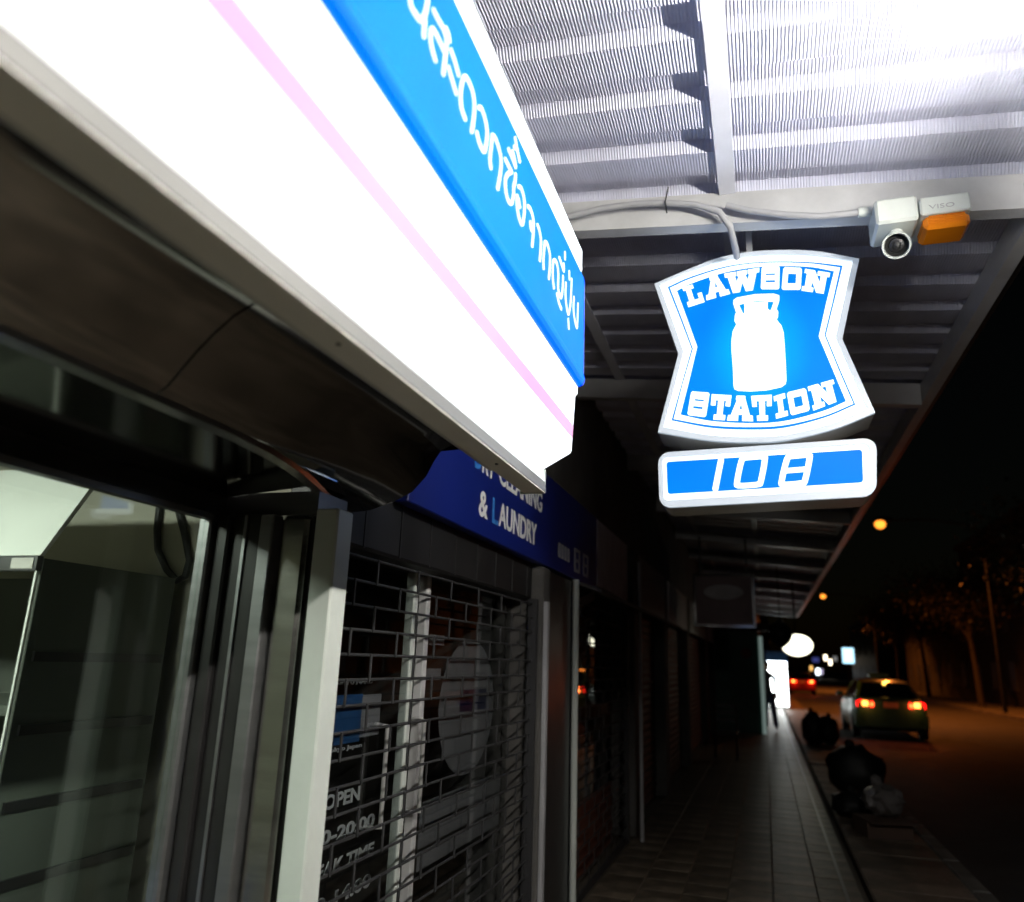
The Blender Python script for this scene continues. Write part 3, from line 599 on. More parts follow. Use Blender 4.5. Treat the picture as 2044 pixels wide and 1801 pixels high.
def gt(s, y, z, h, w_, mname='glass_print'):
    part('lettering', text_mb(s, lambda u, v, d: (-1.3990+d, y+u, z+v), h, w_, .03), mname, la)
gt('OPEN', 2.385, 1.150, .048, .24); gt('10:00-20:00', 2.20, 1.045, .045, .555); gt('BREAK TIME', 2.27, .945, .045, .495); gt('12:00-14:00', 2.20, .845, .045, .56)
gt('AUSHYU NAKU', 2.345, 1.545, .022, .31, 'conduit'); gt('Tokyo Japan', 2.36, 1.325, .018, .25, 'conduit')
for y in (2.70, 3.03):
    part('door_handle', MB().tube([(-1.40,y,1.40),(-1.345,y,1.40),(-1.345,y,1.05),(-1.40,y,1.05)], .009, 10), mat('chrome', (.75,.75,.75), .3, metal=.7, var=.05), la, smooth=True)
# end pier with a boxed meter
part('end_pier', MB().bbox((-1.42,4.27,PZ),(-1.20,4.42,2.18), .01), 'dark_wall', la)
part('pier_trim', MB().bbox((-1.1995,4.285,PZ),(-1.175,4.335,1.98), .004), 'conduit', la)
part('pier_board', MB().box((-1.40,4.425,PZ),(-1.21,5.0,2.17)), 'dark_frame', la)

def grille(y0, y1, z0, z1, x, label, rows_dz=.078, brick=.33, parts=True):
    g = thing('roller_grille', (x, (y0+y1)/2, z0), label, 'grille', None)
    part('guide_rail', MB().bbox((x-.03,y0-.03,z0),(x+.025,y0+.005,z1), .003), 'grille_steel', g)
    part('guide_rail', MB().bbox((x-.03,y1-.005,z0),(x+.025,y1+.03,z1), .003), 'grille_steel', g)
    nz = int((z1-z0-.04)/rows_dz)
    rod0 = None; link0 = None; extra = MB(); cnt = 0
    for i in range(nz+1):
        z = z1-.03-rows_dz*i
        if rod0 is None: rod0 = o = part('rod', MB().tube([(0,y0-y1+.02,0),(0,0,0)], .0052, 6), 'grille_steel', None); o.parent = g
        else: o = share(rod0, g, (0,0,0))
        o.location = (0, y1-.01-(y0+y1)/2, z-z0)
        if i == nz: break
        yy = y0+(brick/2 if i % 2 else brick)*.9
        while yy < y1-.02:
            if cnt < 280:
                if link0 is None: link0 = o = part('link', MB().bbox((-.003,-.005,-rows_dz-.004),(.003,.005,.004), .001), 'grille_steel', None); o.parent = g
                else: o = share(link0, g, (0,0,0))
                o.location = (.007, yy-(y0+y1)/2, z-z0); cnt += 1
            else: extra.box((x+.004,yy-.009,z-rows_dz-.004),(x+.010,yy+.009,z+.004))
            yy += brick
    part('bottom_bar', MB().box((x-.012,y0+.008,z0+.005),(x+.012,y1-.008,z0+.05)), 'grille_steel', g)
    if extra.v: part('link_mass', extra, 'grille_steel', g, kind='stuff')
    return g
grille(2.04, 4.24, PZ, 1.99, -1.25, 'closed roller grille across the laundry shop door and window')
pl = part('drain_pipe', MB().tube([(-1.19,5.05,PZ),(-1.19,5.05,2.185)], .022, 12), 'white_post', smooth=True)
tag(pl, 'pale grey drain pipe beside the dark blue board after the laundry', 'pipe')

# ================================================================== NEXT SHOPS
s2 = thing('striped_poster_shop', (-1.5, 6.3, PZ), 'dark shop with pale blank fascia and a striped poster behind a grille', 'shop')
part('fascia_panel', MB().bbox((-1.27,5.80,2.22),(-1.20,7.20,2.74), .004), mat('fascia_pale', (.62,.58,.6), .6, dirt=.2), s2)
part('awning_edge', MB().loft([[(-1.30,y,2.20),(-1.02,y,2.10),(-1.02,y,2.13),(-1.30,y,2.215)] for y in (5.1,10.4)]), 'dark_wall', s2)
part('glass_pane', MB().box((-1.390,5.12,PZ+.05),(-1.386,7.38,2.08)), 'tinted_pane', s2)
part('inner_wall', MB().box((-2.7,4.36,PZ),(-2.66,7.4,2.2)), 'dark_wall', s2)
for i in range(5):
    z = 1.42+.15*i
    part('poster_stripe', MB().prism([(5.85,z),(6.65,z+.16),(6.65,z+.24),(5.85,z+.08)], lambda u, v, d: (-1.3995+d, u, v), 0, .0015), 'paper' if i % 2 == 0 else 'dark_frame', s2)
part('brick_dado', MB().box((-1.40,5.1,PZ),(-1.385,7.4,.62)), mat('redbrown', (.16,.05,.03), .6), s2)
grille(5.14, 7.36, PZ, 2.09, -1.25, 'closed roller grille in front of the striped poster', rows_dz=.09)
p3 = part('canopy_prop', MB().tube([(-1.13,7.48,PZ),(-1.13,7.48,2.62)], .018, 12), 'conduit', smooth=True)
tag(p3, 'thin grey prop standing after the second grille', 'pole')
def shop(name, y0, y1, label, wallmat, fasc, x=-1.2):
    s = thing(name, (-1.5,(y0+y1)/2,PZ), label, 'shop')
    part('pier', MB().bbox((x-.25,y0,PZ),(x-.005,y0+.18,2.74), .01), wallmat, s)
    part('pier', MB().bbox((x-.25,y1-.18,PZ),(x-.005,y1,2.74), .01), wallmat, s)
    part('fascia_panel', MB().bbox((x-.06,y0+.185,2.20),(x+.01,y1-.185,2.74), .004), fasc, s)
    nsl = 24
    for i in range(nsl): part('shutter_slat', MB().loft([[(x-.14,y,PZ+.01+.086*i),(x-.128,y,PZ+.01+.086*i+.043),(x-.14,y,PZ+.01+.086*i+.084),(x-.15,y,PZ+.01+.086*i+.042)] for y in (y0+.182,y1-.182)]), 'grille_steel', s)
    return s
shop('shuttered_shop', 7.62, 10.2, 'shuttered dark shop after the thin prop, its fascia black', 'dark_wall', 'dark_frame')
shop('shuttered_shop', 10.25, 13.2, 'shuttered shop with pale grey fascia behind the dim square sign', 'dark_wall', 'fascia_pale')
shop('shuttered_shop', 13.25, 17.4, 'shuttered shop beside the dark metal chair', 'dark_wall', 'dark_frame')
shop('shuttered_shop', 17.45, 20.3, 'shuttered shop next to the green wall', 'dark_wall', 'navy_dark')
# dim square hanging sign with an oval emblem
ds = thing('square_sign', (-.55,12.1,2.25), 'unlit square hanging sign with a pale oval emblem', 'sign')
part('board', MB().bbox((-.98,12.0,2.24),(-.12,12.14,3.0), .012), mat('dim_board', (.20,.13,.14), .5, var=.1), ds)
part('frame', MB().prism([(-1.0,2.22),(-.10,2.22),(-.10,3.02),(-1.0,3.02)], lambda u, v, d: (u,11.985+d,v), 0, .03, holes=[[(-.96,2.26),(-.14,2.26),(-.14,2.98),(-.96,2.98)]]), 'dark_panel', ds)
ov = [(-.55+.29*math.cos(2*math.pi*i/32), 2.74+.11*math.sin(2*math.pi*i/32)) for i in range(32)]
part('oval_emblem', MB().prism(ov, lambda u, v, d: (u,11.99+d,v), 0, .008), 'fascia_pale', ds)
part('hanger_bar', MB().box((-.9,12.05,3.01),(-.87,12.08,3.60)), 'black_steel', ds); part('hanger_bar', MB().box((-.22,12.05,3.01),(-.19,12.08,3.55)), 'black_steel', ds)
# projecting green wall and bright jamb
gw = thing('green_wall', (-.5,20.8,PZ), 'projecting dark green wall with a bright edge strip at the end of the shuttered shops', 'wall')
part('wall', MB().bbox((-1.6,20.45,PZ),(-.14,20.75,2.55), .02), 'shop_green', gw)
part('round_plate', MB().prism([(-.45+.13*math.cos(2*math.pi*i/24), 2.0+.13*math.sin(2*math.pi*i/24)) for i in range(24)], lambda u, v, d: (u,20.438+d,v), 0, .01), 'redbrown', gw)
part('edge_strip', MB().box((-.139,20.42,PZ),(-.05,20.76,2.42)), mat('lit_strip', (.4,.45,.43), .5, emit=(.75,1,.92), es=.16), gw)  # strip is no lamp: its glow stands in for shop light falling on it
part('lintel', MB().box((-1.6,20.46,2.56),(.35,20.78,2.75)), 'dark_wall', gw)
for a, b, lab in ((20.8,26.5,'pale lit shop bay past the green wall'),(26.55,33.2,'pale shop bay before the lit kiosk')):
    q = thing('shop_bay', (-1.2,(a+b)/2,PZ), lab, 'shop')
    part('wall', MB().box((-.62,a,PZ),(-.5,b,2.7)), 'house_wall', q); part('pier', MB().box((-.499,b-.3,PZ),(-.28,b,2.7)), 'white_metal', q)
    part('window', MB().box((-.499,a+.6,1.0),(-.485,b-.9,2.1)), mat('lit_window', (.5,.5,.48), .3, emit=(.8,1,.9), es=.5), q)
FAR = [(5.58, 60.0, 2.73, 0.74, 1.04, (0.45, 0.8, 1.0), 2.2, 'largest bluish white lit sign far down the road'), (11.58, 170.4, 4.18, 0.52, 1.05, (1, 0.85, 0.6), 5, 'upper of two small warm white lit signs far away'), (12.45, 170.8, 3.33, 0.52, 1.05, (1, 0.85, 0.6), 5, 'lower of two small warm white lit signs far away'), (13.44, 171.2, 4.04, 0.73, 0.94, (0.5, 0.5, 0.5), 0.35, 'dim grey lit sign right of the warm white ones'), (8.8, 171.6, 2.04, 0.52, 0.94, (1, 0.55, 0.15), 1.6, 'small amber lit sign right of the oval lamp'), (10.08, 172.0, 1.41, 0.73, 1.15, (0.85, 0.95, 1), 5, 'small bright cool white lit sign low over the far road'), (10.83, 172.4, 1.44, 0.42, 1.05, (0.7, 0.6, 0.9), 0.8, 'slim lilac lit sign beside the cool white one'), (4.99, 102.8, 0.68, 0.18, 0.55, (1, 0.45, 0.2), 2, 'slim orange lit sign lowest over the far road'), (9.86, 173.2, 3.73, 1.26, 0.94, (0.1, 0.12, 0.5), 0.35, 'dim blue lit sign above the cool white one')]
# ================================================================== FAR END OF THE PAVEMENT
ki = thing('lit_kiosk', (.43,34.3,PZ), 'brightly lit white kiosk front with a blue header at the far end of the pavement', 'kiosk')
mat('kiosk_light', (.9,.9,.9), .4, var=.05, emit=(.93,1.0,.98), es=8)
part('cabinet', MB().bbox((.02,34.05,PZ),(.84,34.9,2.36), .02), 'white_metal', ki)
part('lit_front', MB().box((.05,34.02,.20),(.81,34.048,1.95)), 'kiosk_light', ki)
part('blue_header', MB().bbox((.0,33.95,1.955),(.86,34.048,2.34), .01), 'print_blue', ki)
part('display_shelf', MB().box((.10,33.99,1.26),(.79,34.018,1.285)), 'print_blue', ki)
for i, (x, h) in enumerate(((.17,.16),(.28,.25),(.40,.20),(.55,.14),(.66,.18))):
    part('product', MB().tube([(x,34.0,.21),(x,34.0,.21+h*.7),(x,34.0,.21+h)], [.045,.045,.02], 8), 'conduit', ki)
part('product', MB().tube([(.36,34.0,1.286),(.36,34.0,1.36)], [.05,.03], 8), 'print_blue', ki)
gl = thing('gooseneck_lamp', (.62,17.1,2.1), 'lit lamp with a large oval shade hanging near the canopy edge', 'lamp')
mat('shade_light', (.9,.88,.7), .4, emit=(1.0,.97,.74), es=3.2)
ax = Vector((.05,-.86,-.30)).normalized(); c = Vector((.635,17.0,2.13)); sd = ax.cross(Vector((0,0,1))).normalized(); up = sd.cross(ax)
def ringp(cc, rx, rz, n=28): return [cc+sd*rx*math.cos(2*math.pi*i/n)+up*rz*math.sin(2*math.pi*i/n) for i in range(n)]
part('shade', MB().loft([ringp(c-ax*.26,.06,.06), ringp(c-ax*.20,.17,.13), ringp(c-ax*.08,.28,.21), ringp(c,.315,.24), ringp(c+ax*.004,.305,.23), ringp(c-ax*.07,.27,.2)], caps=True), 'black_steel', gl, smooth=50)
part('diffuser', MB().loft([ringp(c-ax*.010,.303,.228), ringp(c-ax*.002,.303,.228)]), 'shade_light', gl)
part('arm', MB().tube([c-ax*.25, c-ax*.34+Vector((0,0,.04)), Vector((.62,17.30,2.5)), Vector((.62,17.3,3.55))], .016, 8), 'black_steel', gl, smooth=True)
hl = thing('hanging_lantern', (.28,15.0,2.3), 'unlit dark round lantern hanging in front of the lit oval lamp', 'lantern')
part('body', MB().tube([(.285,15,2.50),(.285,15,2.46),(.285,15,2.36),(.285,15,2.24),(.285,15,2.13),(.285,15,2.05),(.285,15,2.02)], [.05,.12,.19,.21,.16,.07,.03], 18), 'bag_black', hl, smooth=True)
part('cord', MB().tube([(.285,15,2.5),(.285,15,3.56)], .008, 6), 'rubber', hl)
part('cap', MB().tube([(.285,15,2.50),(.285,15,2.55)], [.07,.03], 12), 'black_steel', hl)

def skin_body(name, verts, edges, mtl, parent, sub=2):
    me = bpy.data.meshes.new(name); me.from_pydata([v[:3] for v in verts], edges, [])
    o = bpy.data.objects.new(name, me); col.objects.link(o); o.parent = parent
    mo = o.modifiers.new('skin', 'SKIN'); mo.use_smooth_shade = True
    for i, v in enumerate(verts):
        sv = me.skin_vertices[0].data[i]; r = v[3]; sv.radius = (r, v[4] if len(v) > 4 else r); sv.use_root = (i == 0)
    ss = o.modifiers.new('sub', 'SUBSURF'); ss.levels = sub; ss.render_levels = sub
    me.materials.append(MATS[mtl] if isinstance(mtl, str) else mtl)
    return o
pe = thing('person', (.03,22.0,PZ), 'person in dark clothes stepping out of the doorway beside the green wall', 'person')
mat('cloth_dark', (.035,.03,.04), .85, var=.2); mat('skin_tone', (.32,.19,.13), .55, var=.08); mat('hair', (.012,.011,.012), .6); mat('jeans', (.02,.025,.06), .85, var=.2)
V = [(0,0,.86,.125,.10),(-.01,0,1.02,.13,.095),(-.02,-.01,1.20,.15,.10),(-.03,-.01,1.36,.14,.09),(-.03,-.015,1.44,.06),(-.03,-.02,1.52,.055),
     (.07,-.01,.80,.085),(.125,-.08,.46,.062),(.165,0,.10,.042),(.17,-.13,.04,.036),
     (-.07,.01,.80,.085),(-.085,.05,.45,.062),(-.10,.17,.12,.042),(-.10,.06,.045,.036),
     (.14,-.01,1.36,.055),(.20,-.02,1.12,.042),(.19,-.14,.90,.030),
     (-.20,-.01,1.36,.055),(-.25,.03,1.12,.042),(-.24,-.04,.88,.030)]
E = [(0,1),(1,2),(2,3),(3,4),(4,5),(0,6),(6,7),(7,8),(8,9),(0,10),(10,11),(11,12),(12,13),(3,14),(14,15),(15,16),(3,17),(17,18),(18,19)]
bd = skin_body('body', V, E, 'cloth_dark', pe)
def blob(center, rad, seed, sub=3, amp=.12, freq=2.2, flat=None):
    bm = bmesh.new(); bmesh.ops.create_icosphere(bm, subdivisions=sub, radius=1); rg = random.Random(seed)
    from mathutils import noise
    off = Vector((rg.uniform(0,50), rg.uniform(0,50), rg.uniform(0,50))); mb = MB(); vs_ = []
    for v in bm.verts:
        p = v.co.copy(); d = 1+amp*noise.noise(p*freq+off)+amp*.5*noise.noise(p*freq*2.7+off); q = Vector((p.x*rad[0]*d, p.y*rad[1]*d, p.z*rad[2]*d))+Vector(center)
        if flat is not None and q.z < flat: q.z = flat
        vs_.append(tuple(q))
    mb.v = vs_; mb.f = [tuple(x.index for x in f.verts) for f in bm.faces]; bm.free(); return mb
px, py, pz = .03, 22.0, PZ
part('head', blob((px-.025,py-.035,pz+1.60), (.075,.092,.112), 3, 2, .03), 'skin_tone', pe, smooth=True)
part('hair', blob((px-.025,py-.018,pz+1.635), (.084,.095,.095), 4, 2, .08), 'hair', pe, smooth=True)
part('nose', MB().tube([(px-.022,py-.122,pz+1.605),(px-.022,py-.138,pz+1.582)], [.008,.013], 6), 'skin_tone', pe)
for s in (-1, 1):
    part('trouser_leg', MB().tube([(px+s*.065,py,pz+.92),(px+(.115 if s > 0 else -.085),py+(-.07 if s > 0 else .05),pz+.47),(px+(.163 if s > 0 else -.10),py+(0 if s > 0 else .165),pz+.10)], [.105,.078,.06], 10), 'jeans', pe, smooth=True)
    hx, hy, hz = (px+.19,py-.15,pz+.86) if s > 0 else (px-.24,py-.05,pz+.84)
    h = part('hand', MB().tube([(hx,hy,hz+.05),(hx,hy-.005,hz+.01),(hx,hy-.01,hz-.03)], [.022,.036,.030], 8), 'skin_tone', pe, smooth=True)
    for q in range(4): part('finger', MB().tube([(hx-.024+.016*q,hy-.01,hz-.025),(hx-.026+.017*q,hy-.018,hz-.06-.006*(1 if q in (1,2) else 0)),(hx-.024+.016*q,hy-.030,hz-.085-.008*(1 if q in (1,2) else 0))], [.009,.008,.006], 6), 'skin_tone', h if False else pe)
    part('thumb', MB().tube([(hx-s*.032,hy-.005,hz+.01),(hx-s*.05,hy-.02,hz-.025),(hx-s*.048,hy-.03,hz-.045)], [.010,.009,.007], 6), 'skin_tone', pe)
chs = thing('metal_chair', (-.72,14.5,PZ), 'dark metal chair standing against the shuttered shops', 'chair')
part('seat', MB().bbox((-.92,14.3,.53),(-.52,14.7,.57), .01), 'black_steel', chs)
for x in (-.90,-.54):
    for y in (14.32,14.68): part('leg', MB().tube([(x,y,PZ),(x,y,.53)], .014, 8), 'black_steel', chs)
    part('back_post', MB().tube([(x,14.68,.57),(x,14.74,1.02)], .014, 8), 'black_steel', chs)
for z in (.72,.84,.96): part('back_slat', MB().box((-.90,14.715+(z-.72)*.12,z),(-.54,14.73+(z-.72)*.12,z+.06)), 'black_steel', chs)
# rubbish on the verge
r1 = thing('twin_rubbish_bags', (1.05,18.6,PZ), 'two tied black rubbish bags leaning together on the verge', 'rubbish bag')
part('bag', blob((.90,18.5,.42), (.24,.24,.36), 11, 3, .22, 2.4, PZ), 'bag_black', r1, smooth=60); part('bag', blob((1.22,18.62,.40), (.22,.24,.30), 12, 3, .22, 2.4, PZ), 'bag_black', r1, smooth=60)
part('knot', blob((.88,18.5,.79), (.05,.05,.08), 13, 2, .4), 'bag_black', r1); part('knot', blob((1.24,18.62,.71), (.05,.05,.07), 14, 2, .4), 'bag_black', r1)
r2 = thing('rubbish_sack', (1.08,11.6,PZ), 'big round black rubbish sack on the verge, largest of the rubbish', 'rubbish bag')
part('sack', blob((1.06,11.6,.40), (.36,.34,.32), 21, 3, .2, 2.2, PZ), 'bag_black', r2, smooth=60); part('knot', blob((1.00,11.55,.72), (.06,.06,.07), 22, 2, .4), 'bag_black', r2)
r3 = thing('carton', (.98,8.9,PZ), 'flattened dark carton lying under the pale plastic bag', 'carton')
mat('card', (.10,.06,.045), .85, var=.2, scale=5)
Mt = Matrix.Translation((1.02,8.85,0)) @ Matrix.Rotation(.25, 4, 'Z')
part('carton_body', MB().box((-.22,-.18,PZ+.002),(.20,.20,PZ+.16), Mt), 'card', r3); part('flap', MB().box((-.22,-.30,PZ+.150),(.20,-.182,PZ+.158), Mt), 'card', r3); part('flap', MB().box((.202,-.18,PZ+.13),(.30,.20,PZ+.14), Mt), 'card', r3)
r4 = thing('plastic_bag', (1.05,9.0,PZ+.17), 'crumpled pale clear plastic bag on top of the dark carton', 'plastic bag')
mat('clear_plastic', (.17,.155,.15), .22, var=.25, scale=9, bump=.8, bscale=14)
part('bag', blob((1.04,8.92,.43), (.19,.18,.155), 31, 3, .28, 3.2, PZ+.163), 'clear_plastic', r4, smooth=30); part('handle', blob((1.00,8.92,.60), (.05,.03,.06), 32, 2, .5), 'clear_plastic', r4)
r5 = thing('black_bag', (.86,9.9,PZ), 'small slumped black bag between the round sack and the carton', 'rubbish bag')
part('bag', blob((.84,9.75,.24), (.22,.20,.15), 41, 3, .25, 2.6, PZ), 'bag_black', r5, smooth=60); part('knot', blob((.82,9.7,.40), (.04,.04,.05), 42, 2, .4), 'bag_black', r5)
sk = part('broom_handle', MB().tube([(.62,14.6,PZ+.015),(1.25,14.2,PZ+.05)], .013, 8), 'black_steel'); tag(sk, 'thin dark stick lying across the verge behind the round sack', 'stick')

# ================================================================== CARS
def car(name, label, loc, lower, upper, taxi=True):
    X, Y, Z = loc; c = thing(name, loc, label, 'car')
    def ring(y, w, zb, zs, zt, wt): return [(X-w*.90,Y+y,zb),(X-w*.99,Y+y,zb+.12),(X-w,Y+y,zs),(X-w*.985,Y+y,zt-.10),(X-wt,Y+y,zt),(X,Y+y,zt+.02),(X+wt,Y+y,zt),(X+w*.985,Y+y,zt-.10),(X+w,Y+y,zs),(X+w*.99,Y+y,zb+.12),(X+w*.90,Y+y,zb)]
    body = [ring(.0,.70,.42,.62,.95,.60), ring(.06,.80,.30,.60,1.01,.70), ring(.35,.865,.22,.58,1.03,.76), ring(1.0,.88,.20,.58,1.02,.79), ring(2.2,.885,.20,.58,.97,.80), ring(3.3,.88,.20,.58,.96,.79), ring(4.1,.84,.24,.56,.84,.72), ring(4.45,.72,.30,.52,.70,.58)]
    part('body', MB().loft(body), lower, c, smooth=40)
    def rr(y, w, z): return [(X-w,Y+y,z),(X-w*.55,Y+y,z+.035),(X,Y+y,z+.045),(X+w*.55,Y+y,z+.035),(X+w,Y+y,z)]
    roof = [rr(.92,.56,1.37), rr(1.15,.60,1.42), rr(1.9,.62,1.45), rr(2.6,.58,1.41)]
    m = MB(); m.loft(roof, close=False); m.loft([[(x,y,z-.03) for x, y, z in r] for r in roof], close=False); part('roof', m, upper, c, smooth=50)
    gm = 'car_glass'
    part('rear_window', MB().quad((X-.68,Y+.32,1.045),(X+.68,Y+.32,1.045),(X+.53,Y+.93,1.385),(X-.53,Y+.93,1.385)), gm, c)
    part('windscreen', MB().quad((X-.70,Y+3.3,.98),(X+.70,Y+3.3,.98),(X+.56,Y+2.6,1.40),(X-.56,Y+2.6,1.40)), gm, c)
    for s in (-1, 1):
        part('side_window', MB().quad((X+s*.775,Y+.62,1.03),(X+s*.785,Y+3.2,.985),(X+s*.60,Y+2.6,1.40),(X+s*.60,Y+1.05,1.395)), gm, c)
        part('rear_pillar', MB().loft([[(X+s*.70,Y+.28,1.03),(X+s*.785,Y+.30,1.02),(X+s*.785,Y+.66,1.025),(X+s*.72,Y+.62,1.03)],[(X+s*.53,Y+.90,1.385),(X+s*.60,Y+.92,1.375),(X+s*.615,Y+1.08,1.39),(X+s*.56,Y+1.05,1.40)]]), upper, c)
        part('front_pillar', MB().tube([(X+s*.76,Y+3.28,.97),(X+s*.585,Y+2.6,1.40)], .03, 6), upper, c)
        t = part('tail_lamp', MB().loft([[(X+s*.40,Y-.012,.80),(X+s*.72,Y+.02,.79),(X+s*.80,Y+.05,.80),(X+s*.80,Y+.05,.93),(X+s*.70,Y+.03,.97),(X+s*.42,Y-.004,.955)],[(X+s*.40,Y+.05,.80),(X+s*.70,Y+.09,.79),(X+s*.77,Y+.12,.80),(X+s*.77,Y+.12,.93),(X+s*.68,Y+.10,.97),(X+s*.42,Y+.06,.955)]]), 'tail_red', c)
        part('lamp_segment', MB().box((X+s*.60-.07,Y-.004,.82),(X+s*.60+.07,Y+.004+.01,.945)), 'tail_amber', t)
        tl = bpy.data.lights.new('tail_light', 'POINT'); tl.energy = 6 if taxi else 20; tl.color = (1,.13,.03); tl.shadow_soft_size = .08
        to = bpy.data.objects.new('tail_light', tl); col.objects.link(to); to.parent = c; to.location = (s*.6,-.16,.88)
        part('lamp_segment', MB().box((X+s*.45-.03,Y-.016,.825),(X+s*.45+.05,Y-.006,.91)), 'tail_core', t)
        mi = part('mirror', MB().bbox((X+s*.93-.09,Y+2.95,.98),(X+s*.93+.09,Y+3.08,1.10), .02), lower, c)
        for y in (.78, 3.55):
            wl = part('wheel', MB().tube([(X+s*.70,Y+y,.31),(X+s*.885,Y+y,.31)], .30, 18), 'rubber', c, smooth=40)
            part('rim', MB().tube([(X+s*.886,Y+y,.31),(X+s*.895,Y+y,.31)], .19, 14), 'alu', wl)
    part('bumper', MB().loft([[(X+x_*1.0,Y-.035+abs(x_)**3*.14,z) for z in (.34,.40,.58,.62)]+[(X+x_,Y+.10+abs(x_)**3*.14,z) for z in (.62,.34)] for x_ in (-.84,-.6,0,.6,.84)]), lower, c, smooth=40)
    part('number_plate', MB().box((X-.17,Y-.020,.80),(X+.17,Y-.008,.93)), 'plate', c)
    part('boot_seam', MB().box((X-.62,Y-.004,.985),(X+.62,Y+.01,.992)), 'rubber', c)
    if taxi:
        part('roof_sign', MB().bbox((X-.26,Y+1.75,1.50),(X+.26,Y+1.90,1.64), .02), 'roof_sign_dim', c)
        part('brake_lamp', MB().box((X-.035,Y+.86,1.33),(X+.035,Y+.90,1.42)), 'tail_yellow', c)
    return c
mat('taxi_green', (.012,.10,.055), .4, var=.05, coat=.15); mat('taxi_yellow', (.55,.46,.03), .25, var=.05, coat=.6); mat('car_red', (.16,.012,.012), .25, var=.05, coat=.6)
mat('car_glass', (.012,.012,.013), .06, var=.1); mat('plate', (.35,.3,.18), .5)
mat('roof_sign_dim', (.35,.3,.12), .4)
mat('tail_red', (.4,.01,.01), .2, emit=(1,.008,.006), es=3.0); mat('tail_amber', (.6,.2,.02), .2, emit=(1,.32,.05), es=5.5); mat('tail_core', (.6,.1,.02), .2, emit=(1,.10,.02), es=6); mat('tail_yellow', (.6,.3,.02), .2, emit=(1,.55,.08), es=6)
car('taxi', 'green and yellow taxi with glowing tail lamps driving away on the road', (2.97,22.2,0), 'taxi_green', 'taxi_yellow')
car('braking_car', 'distant red car braking far down the road beside the lit kiosk', (2.35,58,0), 'car_red', 'car_red', False)

# ================================================================== STREET LAMPS
def street_lamp(y, label):
    t = thing('street_lamp', (9.9,y,.13), label, 'street lamp', 'sodium street lamps along the road')
    part('pole', MB().tube([(9.9,y,.13),(9.9,y,4),(9.9,y,8.2)], [.10,.085,.06], 10), 'black_steel', t, smooth=True)
    part('arm', MB().tube([(9.9,y,8.15),(9.3,y,8.5),(7.6,y,8.75),(6.05,y,8.78)], .04, 8), 'black_steel', t, smooth=True)
    part('head', MB().tube([(6.2,y,8.80),(6.0,y,8.80),(5.6,y,8.79),(5.28,y,8.77)], [.06,.14,.16,.06], 12), 'black_steel', t, smooth=True)
    mat('sodium', (.9,.5,.1), .3, emit=(1,.30,.03), es=2.6)
    part('bowl', blob((5.62,y,8.58), (.25,.22,.23), 5, 2, .02), 'sodium', t, smooth=True)
    ld = bpy.data.lights.new('sodium_light', 'SPOT'); ld.energy = 3700; ld.color = (1,.25,.035); ld.spot_size = R(152); ld.spot_blend = .6; ld.shadow_soft_size = .2
    lo = bpy.data.objects.new('sodium_light', ld); col.objects.link(lo); lo.parent = t; lo.location = (5.62-9.9,0,8.22-.13)
street_lamp(40, 'nearest orange street lamp over the road, the larger glow'); street_lamp(80, 'farther orange street lamp over the road, the smaller glow')

# ================================================================== TREES ACROSS THE ROAD
def tree(x, y, h, r, label, lm, seed, n=5000):
    rg = random.Random(seed); t = thing('tree', (x,y,.13), label, 'tree', 'street trees across the road')
    lean = rg.uniform(-.4,.4); m = MB(); hub = Vector((x+lean,y,h*.5)); m.tube([(x,y,.1),(x+lean*.4,y,h*.25),tuple(hub)], [.17,.13,.10], 9)
    tips = []
    for k in range(9):
        a = k*2.4+rg.random(); d = Vector((math.cos(a)*r*.6*rg.uniform(.6,1.1), math.sin(a)*r*.6*rg.uniform(.6,1.1), h*rg.uniform(.15,.42)))
        m.tube([tuple(hub-Vector((0,0,h*.08*rg.random()))), tuple(hub+d*.5+Vector((0,0,.2))), tuple(hub+d)], [.07,.045,.018], 6); tips.append(hub+d); tips.append(hub+d*.6)
    part('trunk', m, 'bark', t, smooth=True)
    m = MB()
    for k in range(n):
        tp = tips[rg.randrange(len(tips))]; p = tp+Vector((rg.gauss(0,r*.24), rg.gauss(0,r*.24), rg.gauss(0,r*.17)))
        s = rg.uniform(.06,.15); u = Vector((rg.gauss(0,1),rg.gauss(0,1),rg.gauss(0,1))).normalized(); v_ = u.orthogonal().normalized(); w_ = u.cross(v_)
        m.v += [tuple(p-v_*s), tuple(p-w_*s*.45), tuple(p+v_*s), tuple(p+w_*s*.45)]; b = len(m.v); m.f.append((b-4,b-3,b-2,b-1))
    me = bpy.data.meshes.new('crown'); me.from_pydata([(a-x,b-y,c_-.13) for a, b, c_ in m.v], [], m.f); me.materials.append(MATS[lm])
    o = bpy.data.objects.new('crown', me); col.objects.link(o); o.parent = t
tree(10.4,24,7.6,3.6,'near leafy tree on the right with the widest crown','leaf',1); tree(10.9,34,9.0,3.8,'tall tree just before the nearer street lamp','leaf',2)
tree(10.6,47,8.2,3.4,'dry brownish tree behind the nearer street lamp','leaf_dry',3); tree(10.8,62,8.6,3.6,'leafy tree halfway to the farther street lamp','leaf',4); tree(10.7,74,8.0,3.4,'distant tree next to the farther street lamp','leaf_dry',5)

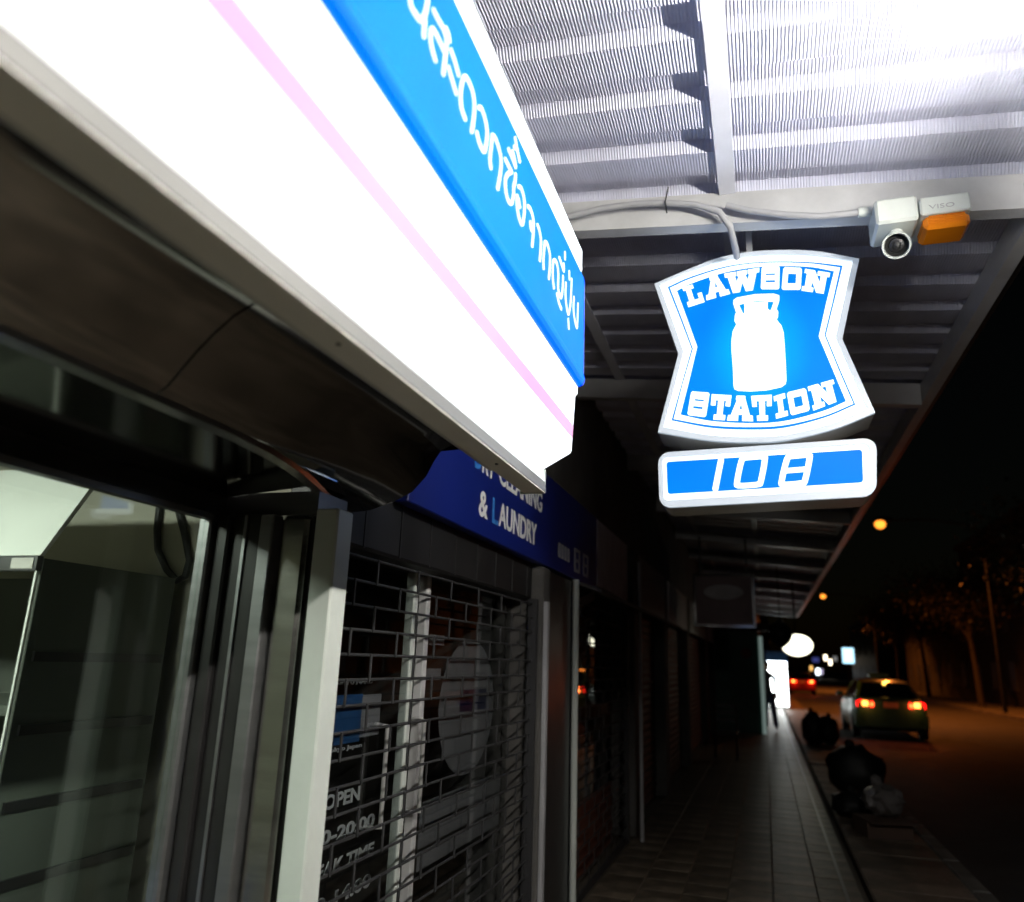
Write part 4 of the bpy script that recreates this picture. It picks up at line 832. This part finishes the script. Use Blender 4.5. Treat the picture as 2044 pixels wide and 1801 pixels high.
# ================================================================== BUILDINGS
def building(name, x0, y0, x1, y1, h, label, face, nwin, floors, wm='house_wall'):
    b = thing(name, ((x0+x1)/2,(y0+y1)/2,0), label, 'building')
    part('wall', MB().box((x0,y0,0),(x1,y1,h)), wm, b); part('roof', MB().box((x0-.2,y0-.2,h+.001),(x1+.2,y1+.2,h+.35)), 'dark_wall', b)
    fx_ = x0 if face < 0 else x1
    for f in range(floors):
        for k in range(nwin):
            yy = y0+(y1-y0)*(k+.5)/nwin; z = 1.0+f*3.2
            w_ = part('window', MB().box((fx_-.05,yy-.6,z),(fx_+.05,yy+.6,z+1.5)), 'house_dark', b)
            part('sill', MB().box((fx_-.12,yy-.68,z-.09),(fx_+.12,yy+.68,z-.004)), 'concrete', w_)
    return b
building('row_house',13.2,14,22,26,9,'dark three storey building behind the widest tree',-1,4,3); building('row_house',13.4,26.5,22,41,7,'lower dark building behind the tall tree',-1,4,2)
building('row_house',13.2,41.5,22,60,10,'dark building behind the dry brownish tree',-1,5,3); building('row_house',13.3,60.5,22,86,8,'long dark building near the farther street lamp',-1,6,2)
building('apartment_block',-9,37,-.3,70,9,'dark block on the left past the lit kiosk',1,6,3); building('apartment_block',-9,71,.4,120,8,'farther dark block on the left of the road',1,6,2)
building('apartment_block',14.5,118,28,150,9,'distant dark block closing the right side of the road',-1,4,2,'house_dark')
# small lit signs and lamps far down the road
def lit(x, y, z, w_, h, colr, es, label, cat='sign', nm='lit_sign'):
    t = thing(nm, (x,y,z-h/2), label, cat)
    part('casing', MB().bbox((x-w_/2-.05,y+.02,z-h/2-.05),(x+w_/2+.05,y+.25,z+h/2+.05), .02), 'dark_frame', t)
    mt = mat('lit_%d' % len(MATS), (.6,.6,.6), .4, emit=colr, es=es); part('lit_face', MB().bbox((x-w_/2,y-.03,z-h/2),(x+w_/2,y+.018,z+h/2), .01), mt, t)
    part('post', MB().box((x-.03,y+.06,0),(x+.03,y+.12,z-h/2-.051)), 'black_steel', t)
for a in FAR: lit(*a)
